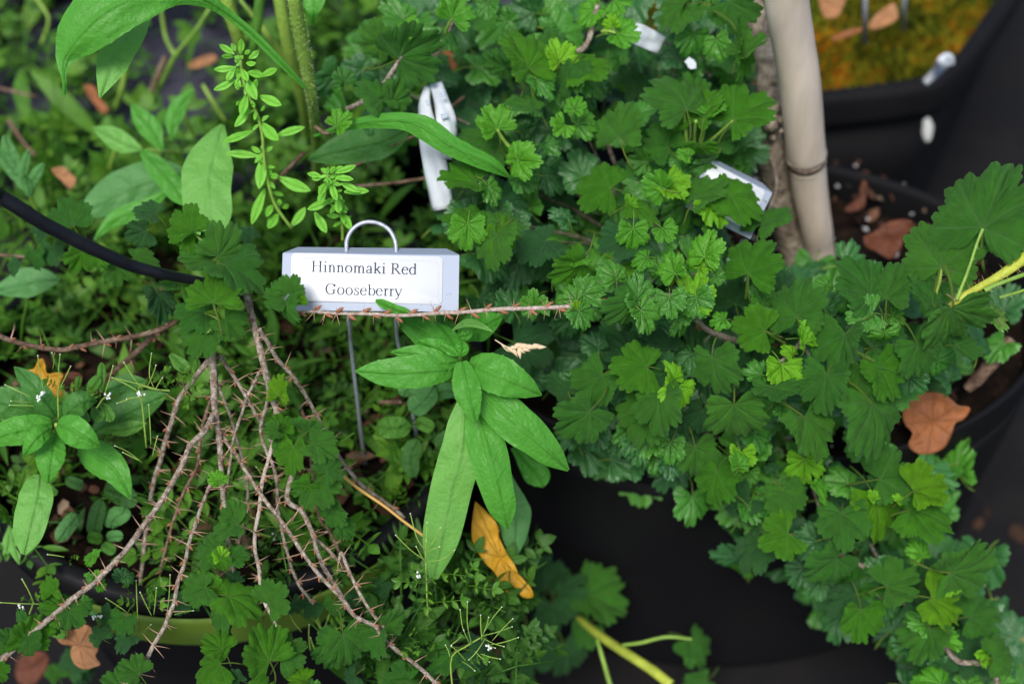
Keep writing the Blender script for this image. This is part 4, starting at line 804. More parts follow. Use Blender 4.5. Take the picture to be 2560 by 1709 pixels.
# green bristly stem of the shoot
def stem(parent, P, m=G_STEM, name='stem', hairs=0, hl=6, hm=None, n=40, sides=12, rough=.05):
    sp = smooth_path([(*at(x,y,d), r/F*d) for x,y,d,r in P], n); mb = MB(); w = [Vector(p[:3]) for p in sp]; rr = [p[3] for p in sp]
    tube(mb, w, rr, sides, 0, rough); o = mb.obj(name, m, parent)
    if hairs:
        hb_ = MB()
        for k in range(hairs):
            i = rng.randrange(1, n-1); f = rng.random(); c = w[i].lerp(w[i+1], f); t = (w[i+1]-w[i-1]).normalized(); q = t.orthogonal(); q.rotate(Matrix.Rotation(rng.uniform(0,6.3), 3, t)); q.normalize()
            s = hl/F*.72*rng.uniform(.5,1.3); b = c+q*rr[i]*.9; e = b+(q+t*rng.uniform(-.5,.5)).normalized()*s; sv = t*s*.035+t.cross(q)*s*.02
            hb_.add([b-sv, b+sv, e], [(0,1,2)]); sv = t.cross(q)*s*.04; hb_.add([b-sv, b+sv, e], [(0,1,2)])
        ho = hb_.obj('bristles', hm or HAIR, o); ho['kind'] = 'stuff'
    return o
HAIR = leafmat('plant_hair', (.55,.62,.42), (.6,.6,.4), (.6,.6,.4), .5, .3); REDH = leafmat('bristle', (.50,.40,.20), (.45,.3,.18), (.5,.4,.2), .5, .2)
GY = leafmat('shoot_skin', (.30,.36,.05), (.34,.38,.05), (.3,.4,.1), .4, .12)
PT = lambda c, l: [(*S(c, x, y), d, r/K) for x, y, d, r in l]
stem(shoot.e, PT(6, [(1835,525,.722,8),(1890,500,.72,24),(1960,450,.719,26),(2060,395,.716,27),(2200,315,.712,33),(2349,205,.708,42),(2500,90,.70,46)]), GY, 'stem', 150, 15, REDH)
stem(shoot.e, PT(6, [(1890,490,.717,16),(1920,410,.716,12),(1970,280,.715,11),(2030,100,.714,10),(2068,5,.714,12)]), G_STEM, 'petiole', 40, 8)
stem(shoot.e, PT(6, [(2085,430,.712,26),(2130,400,.711,17),(2220,365,.71,15),(2349,318,.706,15),(2500,270,.70,15)]), G_STEM, 'petiole', 40, 8)
stem(shoot.e, PT(6, [(2180,475,.716,10),(2250,455,.715,10),(2349,425,.71,11),(2500,380,.70,12)]), G_STEM, 'petiole', 24, 8)
stem(shoot.e, PT(6, [(1730,515,.735,12),(1750,440,.732,11),(1775,350,.728,11),(1782,265,.726,12)]), G_STEM, 'petiole', 40, 7)
stem(shoot.e, PT(6, [(1880,495,.718,10),(1850,470,.716,5),(1815,448,.714,1)]), THORN, 'thorn')
for c, l in ((4, [(1322,28,.714,9),(1380,90,.714,10),(1440,150,.716,11),(1490,215,.72,11)]), (4, [(1455,510,.705,10),(1475,570,.712,10),(1500,620,.72,11)]), (4, [(1400,577,.713,8),(1450,600,.716,9),(1505,630,.72,10)]), (4, [(1420,712,.713,7),(1445,690,.716,8),(1470,665,.72,8)]),
             (2, [(1282,465,.775,13),(1305,560,.78,12),(1330,720,.79,13)]), (2, [(1075,885,.765,11),(1120,960,.77,13),(1210,1060,.775,18)]), (2, [(760,130,.775,12),(735,180,.78,12),(720,230,.785,12)]), (2, [(440,215,.77,8),(415,280,.775,9),(395,340,.78,10)]), (2, [(285,290,.78,8),(330,350,.785,12),(375,395,.79,14)]), (2, [(1880,225,.772,8),(1840,215,.775,11),(1790,215,.78,14)])):
    pl_ = bush_l if c == 4 else bush_r
    stem(pl_.e, PT(c, l), G_STEM, 'petiole', 14 if c == 4 else 0, 6, n=14, sides=8)
for l in ([(25,750,.765,12),(35,850,.775,12),(45,980,.785,14)], [(110,825,.765,12),(100,900,.775,12),(95,990,.785,13)], [(360,825,.762,10),(300,880,.77,10),(180,985,.785,13)], [(150,830,.77,8),(150,900,.775,9),(130,1000,.785,12)], [(170,830,.77,7),(165,900,.775,8),(140,1000,.785,12)]):
    stem(bush_r.e, PT(3, l), G_STEM, 'petiole', 0, n=14, sides=8)
for l in ([(465,312,.735,10),(460,380,.745,10),(450,480,.76,10)], [(580,700,.735,9),(640,740,.745,9),(720,790,.76,10)], [(1412,478,.735,9),(1420,530,.745,9),(1428,600,.76,9)], [(800,605,.74,9),(795,640,.75,9)], [(697,935,.733,8),(720,900,.745,8),(760,865,.76,8)], [(1365,950,.735,10),(1290,890,.75,11),(1160,825,.77,12)]):
    stem(bush_r.e, PT(6, l), G_STEM, 'petiole', 0, n=14, sides=8)
stem(bush_b.e, PT(8, [(1620,1100,.93,20),(1740,1200,.90,30),(1860,1285,.88,32),(2000,1375,.86,34),(2130,1460,.85,36),(2260,1560,.84,36)]), GY, 'stem')
stem(bush_b.e, PT(8, [(1930,1290,.87,10),(2050,1275,.865,12),(2230,1235,.86,12),(2400,1250,.86,12)]), G_STEM, 'petiole')
stem(bush_b.e, PT(8, [(1755,1250,.885,10),(1790,1370,.885,14),(1850,1580,.88,16)]), G_STEM, 'petiole')

# ------------------------------------------------------------------ strap-leaved weeds
def blade(parent, pts, hw, m, name='leaf', fold=.25, und=.05, teeth=0.0, twist=0.0, nu=44, nv=12, seed=None, veins=True, loc=None, curl=0.0, sym=None):
    """pts (sx, sy, depth) along the midrib, hw half widths (photo px) at the same points"""
    if seed is None: seed = rng.uniform(0, 50)
    P = smooth_path([(*p, w) for p, w in zip(pts, hw)], nu); mb = MB(); s0 = 0
    for i, (x, y, d, w) in enumerate(P):
        a = P[max(i-1,0)]; b = P[min(i+1,nu-1)]; dx, dy = b[0]-a[0], b[1]-a[1]; l = math.hypot(dx, dy) or 1; s0 += l/2
        nx_, ny_ = -dy/l, dx/l; u = i/(nu-1); tw = twist*(u-.5)*2
        for j in range(nv+1):
            s = -1+2*j/nv; ww = max(.4, w)*(1+.05*mn.noise(Vector((u*6, s*.5+seed, 0))))
            if teeth and abs(s) > .95: ww *= 1+teeth*(1 if (i*7+int(seed)) % 6 == 0 else 0)
            z = -fold*abs(s)**1.2*ww + curl*s*s*ww
            z += und*ww*math.sin(u*13+seed+(2 if s > 0 else 0))*abs(s)**2 + .09*ww*mn.noise(Vector((u*7+seed, s*2, 3)))+.06*ww*mn.noise(Vector((u*24+seed, s*5, 8)))
            if veins: z += .06*ww*math.cos((u*26-abs(s)*4.5))*(1-abs(s))*abs(s)**.3
            nrm = math.sin(tw)
            px, py = x+nx_*s*ww*math.cos(tw), y+ny_*s*ww*math.cos(tw)
            mb.v.append(at(px, py, d-(z+nrm*s*ww)/F*d))
            mid = math.exp(-(s*w/2.2)**2) if w > 4 else .3
            sv = .33*max(0, math.cos(u*26-abs(s)*4.5))**10*(1-abs(s)) if veins else 0
            mb.a.append(min(1, max(mid, sv)))
    for i in range(nu-1):
        for j in range(nv): mb.f.append((i*(nv+1)+j, (i+1)*(nv+1)+j, (i+1)*(nv+1)+j+1, i*(nv+1)+j+1)); mb.m.append(0)
    return mb.obj(name, m, parent, loc)
def bl(parent, c, pts, wid, m, d0, d1, **kw):
    """leaf with auto width profile: wid = full width in crop px"""
    prof = kw.pop('prof', (.10, .55, .92, 1, .82, .45, .03)); n = 7
    P = smooth_path([(*S(c, x, y),) for x, y in pts], n); bow = kw.pop('bow', 0.0)
    return blade(parent, [(p[0], p[1], d0+(d1-d0)*i/6-bow*math.sin(math.pi*i/6)) for i, p in enumerate(P)], [wid/2/K*f for f in prof], m, **kw)
ros = thing('weed_rosette', at_c(5, 830, 1500, .84), 'fleabane rosette of broad bright green leaves right below the name label', 'weed')
OB = (.22, .42, .75, 1, .95, .62, .04)
bl(ros, 5, [(800,760),(900,690),(1000,650),(1120,590)], 210, W_MID, .745, .76, seed=3)
bl(ros, 5, [(800,870),(680,800),(540,700),(350,600)], 210, W_MID, .735, .75, seed=4)
bl(ros, 5, [(815,860),(745,750),(655,645)], 120, W_MID, .73, .745, seed=5)
bl(ros, 5, [(780,740),(700,660),(690,570)], 110, W_MID, .75, .77, seed=15)
bl(ros, 8, [(1140,120),(1180,300),(1190,460),(1190,700)], 230, W_GREY, .79, .80, seed=6, prof=OB)
bl(ros, 5, [(820,900),(700,920),(520,860),(345,845)], 150, W_LEAF, .722, .716, seed=7, bow=.006, teeth=.05)
bl(ros, 5, [(790,960),(640,970),(380,985),(103,975)], 225, W_LEAF, .722, .712, seed=8, bow=.008, teeth=.05, prof=(.3,.62,.9,1,.92,.62,.03))
bl(ros, 5, [(850,1180),(830,1500),(740,1850),(640,2392)], 285, W_PALE, .735, .758, seed=9, prof=(.35,.75,.95,1,1,.85,.20), bow=.01, fold=.15)
bl(ros, 5, [(920,1200),(980,1420),(1070,1760),(1145,2055)], 265, W_LEAF, .73, .735, seed=10, prof=(.25,.7,.95,1,.88,.68,.05), bow=.012, fold=.35, und=.09)
bl(ros, 5, [(930,1070),(1110,1250),(1330,1440),(1560,1652)], 270, W_LEAF, .722, .728, seed=11, prof=(.3,.75,.98,1,.88,.6,.08), bow=.012, fold=.3)
bl(ros, 5, [(880,920),(1020,980),(1190,1050),(1378,1140)], 265, W_LEAF, .717, .712, seed=12, prof=(.3,.75,1,1,.85,.5,.03), bow=.012, fold=.3, teeth=.05)
bl(ros, 5, [(830,910),(860,1060),(890,1190),(930,1333)], 190, W_LEAF, .712, .706, seed=13, prof=(.4,.75,1,1,.8,.48,.03), bow=.006, fold=.35, teeth=.05)
bl(ros, 5, [(820,880),(830,820),(825,760)], 100, W_MID, .716, .712, seed=14)
bl(ros, 5, [(800,870),(740,830),(670,795)], 60, W_LEAF, .714, .712, seed=16)
bl(ros, 5, [(760,860),(660,820),(520,770)], 130, W_MID, .722, .72, seed=17, teeth=.05)
bl(ros, 5, [(765,700),(850,650),(950,660),(1047,710)], 55, W_PALE, .73, .725, seed=18, fold=-.4)
bl(ros, 5, [(900,700),(860,730),(800,735)], 70, W_LEAF, .735, .73, seed=19)
stem(ros, PT(5, [(815,880,.725,16),(825,1000,.74,20),(830,1200,.77,22),(830,1500,.84,22)]), G_STEM, 'stem', n=16)
bl(ros, 8, [(1180,-60),(1280,60),(1360,150),(1385,215)], 170, W_MID, .80, .80, seed=20, prof=OB)
ol = bl(None, 5, [(478,580),(400,562),(320,528),(243,492)], 66, W_LEAF, .712, .706, seed=21, name='weed_leaf', loc=at_c(5,480,565,.71), prof=(.5,.95,1,1,.95,.8,.25), fold=.35)
tag(ol, 'small plain green leaf lapping over the lower edge of the name label', 'leaf')
und = thing('seedling', at_c(5, 400, 1700, .86), 'round-leaved weed seedling between the label legs', 'weed')
for p, w, m, s in (([(480,1370),(400,1360),(320,1360),(250,1350)],150,C_COV,1), ([(520,1310),(580,1340),(640,1370)],95,C_COV,2), ([(660,1500),(720,1440),(800,1410)],110,C_COV2,3), ([(480,1250),(560,1180),(640,1080)],160,W_GREY,4), ([(640,1160),(700,1110),(800,1120)],110,W_GREY,5), ([(430,1150),(470,1090),(640,1060)],100,W_GREY,6), ([(500,1700),(480,1560),(530,1440)],120,C_COV2,7)):
    bl(und, 5, p, w, m, .80, .79, seed=s, prof=(.3,.8,1,1,1,.8,.2), veins=False)
ros2 = thing('weed_rosette', at_c(4, 400, 1750, .83), 'fleabane rosette with pointed leaves at the left edge above the pot rim', 'weed')
for p, w, m, s, d0, d1 in (([(330,1290),(150,1220),(-20,1180),(-160,1170)],230,W_DARK,1,.76,.755), ([(380,1290),(300,1180),(200,1050),(95,945)],165,W_DARK,2,.75,.745),
    ([(430,1300),(500,1220),(580,1180),(665,1180)],165,W_DARK,3,.75,.752), ([(350,1330),(180,1370),(20,1410),(-100,1500)],195,W_LEAF,4,.745,.742), ([(550,1480),(660,1557),(790,1660),(890,1850)],225,W_LEAF,5,.77,.755),
    ([(370,1400),(350,1500),(335,1620),(325,1745)],200,W_LEAF,6,.75,.74), ([(345,1365),(270,1410),(210,1480),(158,1555)],130,W_LEAF,7,.738,.732), ([(390,1340),(480,1370),(580,1430),(682,1490)],200,W_LEAF,8,.735,.73)):
    bl(ros2, 4, p, w, m, d0, d1, seed=s+30, prof=(.35,.8,1,1,.85,.5,.03), bow=.008, fold=.3, teeth=.04)
stem(ros2, PT(4, [(385,1340,.745,14),(390,1450,.77,18),(400,1750,.83,20)]), G_STEM, 'stem', n=14)
w3_ = thing('broad_weed', at_c(7, 280, 400, .84), 'drooping long weed leaves hanging over the left pot edge', 'weed')
bl(w3_, 7, [(270,130),(250,260),(210,430),(160,672)], 235, W_PALE, .748, .735, seed=41, prof=(.35,.75,.98,1,1,.8,.15), bow=.006, fold=.2)
bl(w3_, 7, [(60,480),(90,600),(130,740)], 90, W_PALE, .80, .80, seed=42); bl(w3_, 7, [(60,500),(50,600),(30,700)], 70, W_PALE, .80, .80, seed=43)
w4_ = thing('broad_weed', at_c(4, 600, 1500, .86), 'dark broad weed leaf lying behind the thin seed pods at left centre', 'weed')
bl(w4_, 4, [(620,1400),(800,1290),(980,1200),(1145,1130)], 235, W_DARK, .785, .79, seed=44); bl(w4_, 4, [(720,1110),(850,1060),(1000,1040)], 130, W_DARK, .79, .79, seed=45)
bl(w4_, 4, [(1000,1330),(850,1370),(710,1380)], 100, C_COV, .78, .78, seed=46)
sm = thing('seedling', at_c(4, 640, 1400, .84), 'spoon-leaved weed seedling just right of the yellow maple leaf', 'weed')
for p, w, s in (([(690,1120),(690,1020),(695,918)],56,1), ([(600,1130),(630,1080),(680,1010)],78,2), ([(520,1110),(530,1060),(540,1010)],46,3), ([(690,1190),(730,1250),(765,1320)],78,4), ([(640,1220),(660,1270),(710,1300)],90,5), ([(570,1240),(585,1290),(590,1330)],60,6), ([(1160,860),(1220,920),(1290,975)],90,7), ([(1330,980),(1345,940),(1340,890)],46,8)):
    bl(sm, 4, p, w, C_COV, .765, .76, seed=s+50, prof=(.3,.5,.8,1,1,.85,.25), veins=False)
rd = thing('seedling', at_c(7, 700, 620, .83), 'round-leaved seedling on the dark soil inside the left pot', 'weed')
for p, w, m, s in (([(750,490),(770,430),(830,390),(850,350)],130,W_GREY,1), ([(730,560),(780,545),(840,550)],75,W_GREY,2), ([(700,570),(650,560),(595,550)],80,C_COV,3), ([(640,540),(650,450),(690,300)],110,C_COV2,4), ([(530,400),(470,470),(390,580)],110,W_GREY,5), ([(700,600),(740,630),(790,650)],80,C_COV,6), ([(720,200),(800,240),(930,330)],150,C_COV2,7), ([(450,160),(520,190),(570,200)],80,C_COV2,8),([(330,200),(360,240),(390,260)],50,C_COV,9), ([(700,1000),(650,1030),(640,1090)],120,W_GREY,10), ([(340,1150),(400,1190),(450,1200)],110,C_COV,11), ([(730,920),(760,900),(785,930)],70,C_COV,12)):
    bl(rd, 7, p, w, m, .80, .79, seed=s+60, prof=(.35,.85,1,1,1,.85,.3), veins=False)
# tall hairy weed at the top left
tw_ = thing('tall_weed', at_c(1, 2160, 1200, 1.0), 'tall hairy-stemmed weed with huge drooping leaves at the top left', 'weed')
stem(tw_, PT(1, [(1985,-200,.69,46),(2010,0,.70,47),(2050,230,.72,47),(2090,450,.74,44),(2125,640,.76,40),(2140,760,.79,34),(2160,1000,.86,32),(2160,1300,.98,30)]), G_STEM, 'stem', 900, 8)
blade(tw_, [(*S(1,x,y),d) for x,y,d in ((2085,600,.745),(1920,430,.735),(1740,250,.728),(1560,100,.72),(1400,0,.71),(1200,-60,.70),(1000,-40,.695),(800,30,.692),(640,140,.692),(520,270,.695),(440,400,.70),(432,500,.70),(440,570,.70),(438,650,.703))],
      [12/K,24/K,30/K,34/K,52/K,105/K,165/K,195/K,195/K,150/K,62/K,22/K,14/K,14/K], W_LEAF, 'leaf', .30, .05, .03, nu=80, nv=18, seed=71)
blade(tw_, [(*S(1,x,y),d) for x,y,d in ((980,-60,.74),(930,60,.735),(880,200,.728),(810,340,.722),(745,480,.718),(680,668,.715))], [70/K,110/K,120/K,118/K,95/K,6/K], W_PALE, 'leaf', .12, .05, .03, nu=50, seed=72)
blade(tw_, [(*S(1,x,y),d) for x,y,d in ((2160,-120,.80),(2145,0,.80),(2135,90,.80),(2130,170,.81))], [30/K,75/K,40/K,8/K], W_LEAF, 'leaf', .2, .05, seed=73)
stk = thing('weed_stalks', at_c(1, 1950, 1100, 1.02), 'blurred pale green weed stalks rising behind the hairy stem', 'weed')
stem(stk, PT(1, [(1530,-150,.84,50),(1560,50,.85,50),(1610,200,.86,46),(1650,360,.88,36),(1690,560,.93,28),(1720,900,1.02,24)]), G_STEM, 'stalk')
stem(stk, PT(1, [(1790,-150,.84,36),(1770,50,.85,38),(1750,220,.86,34),(1720,400,.88,28),(1700,700,.97,24)]), leafmat('dark_stalk', (.05,.14,.02), (.05,.14,.02), (.1,.2,.05), .4, .1), 'stalk')
stem(stk, PT(1, [(1890,-150,.83,44),(1920,60,.84,44),(1965,300,.86,46),(2030,550,.89,42),(2080,780,.93,34),(2110,1100,1.03,28)]), G_STEM, 'stalk')
stem(stk, PT(1, [(1640,0,.88,12),(1790,190,.88,22),(1900,340,.89,26),(1960,420,.90,20)]), G_STEM, 'stalk')
for k, l in enumerate(([(1430,60,.93,12),(1330,220,.94,14),(1200,380,.96,18),(1110,560,.99,18),(1010,760,1.03,16)], [(1100,60,.97,12),(1130,250,.98,14),(1190,370,.96,16)], [(850,460,.96,18),(830,620,.97,20),(790,740,1.0,18)], [(1385,580,.96,12),(1450,690,.96,14),(1540,830,.97,12)], [(810,950,.92,16),(780,1060,.93,18),(740,1180,.95,18)], [(1250,760,.90,12),(1330,940,.91,12)], [(1000,1020,.9,8),(1240,1035,.9,12)], [(200,-60,.99,10),(330,120,.99,12),(280,300,1,10)])):
    stem(stk, PT(1, l), G_STEM, 'stalk', n=14, sides=8)
bw = thing('broad_weed', at_c(1, 1250, 1400, .96), 'blurred weed with broad spoon leaves above the black hose', 'weed')
bl(bw, 1, [(1520,850),(1440,1080),(1410,1300),(1440,1620)], 345, W_PALE, .80, .775, seed=81, prof=(.08,.5,.88,1,.98,.9,.5), fold=.12)
bl(bw, 1, [(1250,1180),(1000,1240),(780,1330),(520,1480)], 290, W_GREY, .86, .85, seed=82, prof=(.3,.8,1,1,.95,.6,.05))
bl(bw, 1, [(1160,1290),(980,1420),(780,1500),(640,1640)], 130, W_LEAF, .845, .84, seed=83)
bl(bw, 1, [(970,1030),(1080,1150),(1170,1260),(1260,1390)], 150, W_LEAF, .83, .82, seed=84, prof=(.3,.7,1,1,1,.8,.3))
bl(bw, 1, [(1110,1030),(1040,900),(960,800),(895,710)], 150, W_LEAF, .87, .87, seed=85); bl(bw, 1, [(970,1020),(850,980),(740,920),(635,870)], 150, W_PALE, .86, .86, seed=86)
bl(bw, 1, [(1170,960),(1180,820),(1240,700),(1325,605)], 120, W_LEAF, .88, .88, seed=87)
bl(bw, 4, [(-60,430),(80,400),(240,360),(410,350)], 200, W_GREY, .83, .83, seed=88, prof=OB)
pn_ = thing('lobed_weed', at_c(1, 300, 1600, .92), 'weed with a pale deeply lobed leaf above the hose at the left edge', 'weed')
for p, w, s in (([(170,1290),(110,1150),(60,1040),(30,920)],110,1), ([(155,1240),(160,1150),(195,1020)],64,2), ([(190,1290),(230,1210),(300,1115)],76,3), ([(150,1240),(60,1130),(-20,1020)],90,4), ([(200,1340),(180,1250),(170,1200)],60,5)):
    bl(pn_, 1, p, w, W_GREY, .85, .84, seed=s+90, prof=(.4,.8,1,1,.95,.7,.2))
stem(pn_, PT(1, [(180,1270,.85,14),(215,1360,.86,14),(250,1450,.87,14),(270,1560,.89,14)]), G_STEM, 'stem', n=12, sides=8)
al = thing('arching_weed_leaf', at_c(1, 2250, 960, .79), 'long twisted weed leaf arching across the white plastic loop tag', 'leaf')
blade(al, [(*S(2,x,y),d) for x,y,d in ((-180,930,.79),(-40,885,.775),(120,845,.765),(300,825,.755),(450,830,.75),(590,880,.748),(740,985,.747),(900,1065,.75),(1040,1130,.755),(1160,1210,.765))], [8/K,20/K,38/K,52/K,62/K,82/K,72/K,62/K,50/K,8/K], W_LEAF, 'blade', .55, .06, .02, nu=60, seed=101)
bl(al, 2, [(450,890),(280,960),(60,1010),(-220,1090)], 240, W_DARK, .80, .815, seed=102, prof=(.3,.75,1,1,.95,.6,.05), name='blade')
# whorled fleshy weeds
def whorl(name, label, c, st, lv, d, m):
    lv = list(lv); q = random.Random(len(lv)); sp_ = smooth_path(st, 14)
    for k, (x, y) in enumerate(sp_[:11]):
        for j in range(5 if k < 3 else 3):
            a = q.uniform(0, 6.283); L = q.uniform(45, 80) if k < 3 else q.uniform(60, 105)
            lv.append((x+6*math.cos(a), y+6*math.sin(a), x+L*math.cos(a), y+L*math.sin(a)*.8+8, L*.30))
    e = thing(name, at_c(c, st[-1][0], st[-1][1], d+.06), label, 'weed')
    stem(e, PT(c, [(x, y, d+.05*i/len(st), 11) for i, (x, y) in enumerate(st)]), G_STEM, 'stem', n=30, sides=8)
    for i, (x0, y0, x1, y1, w) in enumerate(lv):
        dd = d+.05*max(0, (y0-st[0][1]))/(st[-1][1]-st[0][1]); t = rng.uniform(-.008, .004)
        bl(e, c, [(x0,y0), ((x0+x1)/2+rng.uniform(-6,6), (y0+y1)/2+rng.uniform(-6,6)), (x1,y1)], w*1.08, m, dd, dd+t, seed=i+.5, prof=(.2,.5,.82,1,.9,.55,.05), veins=False, fold=-.25, und=.02, nu=14, nv=6)
    return e
SUC = leafmat('fleshy_leaf', (.10,.31,.020), (.13,.36,.022), (.22,.46,.08), .36, .28, vs=.3)
whorl('whorled_weed', 'upright weed with whorls of narrow fleshy leaves left of the loop tag', 1, [(1640,410),(1660,540),(1700,660),(1755,780),(1790,920),(1800,1060),(1820,1200),(1850,1320),(1890,1420),(1990,1557)],
 [(1640,370,1645,265,44),(1600,370,1497,305,42),(1595,390,1512,385,32),(1605,350,1578,298,32),(1670,370,1708,343,28),(1700,400,1768,343,44),(1680,430,1748,430,34),(1610,460,1462,475,44),(1600,470,1548,550,44),(1605,545,1458,615,48),(1690,495,1798,520,52),(1780,520,1892,470,46),(1650,470,1692,555,42),(1620,530,1620,615,42),(1690,540,1752,682,66),(1745,610,1752,540,36),(1770,655,1922,720,62),(1680,650,1640,782,58),(1700,740,1602,866,54),(1722,895,1522,968,52),(1790,840,1902,958,72),(1890,925,2082,868,52),(1765,1065,1545,1045,52),(1790,1080,1768,1290,72),(1900,1210,2122,1302,74),(1810,1290,1718,1532,62),(1900,1400,1912,1358,32),(1930,1420,1970,1395,30),(1985,1545,2085,1415,56),(1640,400,1660,380,26),(1630,430,1600,410,24),(1790,830,1835,790,24),(1780,1040,1715,1000,34),(1840,1200,1900,1195,40),(1860,1400,1820,1480,46),(1900,1460,1830,1560,60),(1780,760,1805,720,20),(1650,690,1610,720,24)], .745, SUC)
whorl('whorled_weed', 'shorter whorled fleshy weed just above the wire hoop', 1, [(2235,1200),(2270,1290),(2310,1400),(2335,1500),(2340,1640)],
 [(2190,1200,2098,1185,38),(2200,1218,2130,1222,30),(2240,1180,2190,1150,30),(2260,1185,2290,1140,32),(2285,1175,2349,1140,36),(2230,1250,2178,1335,48),(2225,1290,2178,1390,50),(2265,1250,2300,1370,46),(2290,1215,2415,1225,40),(2260,1365,2098,1430,54),(2310,1350,2312,1455,52),(2290,1180,2430,1130,42),(2330,1250,2455,1310,46),(2350,1310,2520,1305,52),(2330,1450,2400,1570,54),(2235,1190,2240,1140,24),(2150,1450,2230,1590,60),(2290,1225,2350,1190,30)], .735, SUC)
# dry grass head
gs = thing('grass_seed_head', at_c(5, 1060, 765, .715), 'dry tan grass seed head to the right of the rosette below the label', 'seed head')
stem(gs, PT(5, [(1058,762,.715,4),(1110,795,.714,5),(1150,815,.713,6),(1210,812,.712,5)]), SEED, 'stalk', n=10, sides=6); stem(gs, PT(5, [(1100,790,.714,4),(1140,835,.713,5),(1180,840,.712,5)]), SEED, 'stalk', n=10, sides=6)
for x, y, an, s in ((1190,815,0,46),(1225,800,10,60),(1265,806,0,64),(1305,812,-4,62),(1345,806,2,62),(1375,812,0,50),(1170,835,-50,40),(1195,850,-60,48),(1225,856,-80,52),(1235,835,-35,50),(1270,830,-20,46),(1160,822,10,34)):
    s *= 1.25; d = Vector((math.cos(R(an)), math.sin(R(an)), rng.uniform(-.2,.3))); mb = MB(); u = .712/F/K; b = at_c(5, x-s*.5*math.cos(R(an)), y+s*.5*math.sin(R(an)), .712)
    tube(mb, [(0,0,0),(0,0,s*u*.25),(0,0,s*u*.6),(0,0,s*u*1.1)], [s*u*.08, s*u*.27, s*u*.22, s*u*.02], 7)
    g2 = MB(); g2.add(mb.v, mb.f, 0, None, Matrix.Translation(b) @ rotto(MAT3 @ d, 0)); g2.obj('spikelet', SEED, gs)

# ------------------------------------------------------------------ bittercress: thin pods, tiny flowers, small pinnate leaves
def cress(label, c, d, stems_, pods, flowers, sprigs):
    x, y = stems_[0][-1]; e = thing('bittercress', at_c(c, x, y, d+.03), label, 'weed')
    for s_ in stems_: stem(e, PT(c, [(x, y, d+.004*i, 6) for i, (x, y) in enumerate(s_)]), G_STEM, 'stem', n=12, sides=6)
    for p in pods:
        q = [(p[i], p[i+1]) for i in range(0, len(p), 2)]; t = rng.uniform(-.012,.004)
        if len(q) == 2: q = [q[0], ((q[0][0]+q[1][0])/2+rng.uniform(-8,8), (q[0][1]+q[1][1])/2+rng.uniform(-8,8)), q[1]]
        o = stem(e, PT(c, [(x, y, d+t*i/len(q), 2.2 if i == 0 else 3.6) for i, (x, y) in enumerate(q)]), G_STEM, 'seed_pod', n=10, sides=6)
        mb = MB(); pt = at_c(c, q[-1][0], q[-1][1], d+t*(len(q)-1)/len(q)); tube(mb, [pt-CU*.0003, pt, pt+CU*.0003], [.0002,.00042,.0001], 6); mb.obj('pod_tip', WHT, o)
    for x, y in flowers:
        mb = MB(); pt = at_c(c, x, y, d-.003)
        for k in range(6):
            v = pt+Vector((rng.gauss(0,1), rng.gauss(0,1), rng.gauss(0,1)))*.0008; tube(mb, [v-CU*.0006, v, v+CU*.0006], [.0003,.0007,.0002], 6)
        mb.obj('flower', WHT, e)
    for x0, y0, x1, y1 in sprigs: sprig(c, x0, y0, x1, y1, d, e)
def leaflet(mb, b, t, n, L, w, q=None):
    """small pointed-oval leaflet from b along t, facing n"""
    s = t.cross(n).normalized(); pr = (.12,.75,1,.7,.05); v = []; a = []
    for i, f in enumerate(pr):
        c = b+t*L*i/4+n*(L*.12*math.sin(i/4*3)); hw = s*w*f/2
        v += [c-hw-n*w*.12*f, c, c+hw-n*w*.12*f]; a += [0, .8, 0]
    mb.add(v, [(3*i+j, 3*i+j+1, 3*i+j+4, 3*i+j+3) for i in range(4) for j in (0,1)], 0, a)
def sprig_mesh(mb, B, T, n, pairs=3, wr=.45):
    L = (T-B).length; t = (T-B).normalized(); s = t.cross(n).normalized()
    tube(mb, [B, B.lerp(T,.5)+n*L*.04, T], [L*.012, L*.012, L*.008], 4)
    for k in range(pairs):
        u = .28+.55*k/max(1,pairs-1) if pairs > 1 else .5; c = B.lerp(T, u)+n*L*.03
        for sg in (-1, 1): 
            dr = (s*sg+t*.55+n*rng.uniform(-.3,.3)).normalized(); ll = L*rng.uniform(.20,.32)*(.7+.5*u); leaflet(mb, c, dr, n, ll, ll*wr*rng.uniform(.6,1.1))
    leaflet(mb, B.lerp(T,.80), (t+n*rng.uniform(-.3,.3)).normalized(), n, L*.36, L*.20)
def sprig(c, x0, y0, x1, y1, d, e):
    mb = MB(); B = at_c(c, x0, y0, d+.006); T = at_c(c, x1, y1, d+rng.uniform(-.004,.004)); n = (-CF+CU*rng.uniform(-.3,.4)+CR*rng.uniform(-.4,.4)).normalized()
    sprig_mesh(mb, B, T, n, rng.choice((2,3,3))); mb.obj('leaf', C_COV, e)
cress('bittercress with a fan of pods against the long pale leaf tip', 8, .735, [[(590,560),(585,700),(590,860),(600,1100)]], [(585,715,480,640,380,540),(580,640,525,560,480,393),(585,600,590,520,595,455),(595,630,650,570,685,490),(600,665,680,620),(600,722,700,705,782,642),(600,740,560,690,520,618)], [(530,812)], [(590,870,380,850),(590,860,500,760),(590,860,720,820),(700,800,960,830),(800,890,930,740),(870,880,1080,920),(600,870,590,1060)])
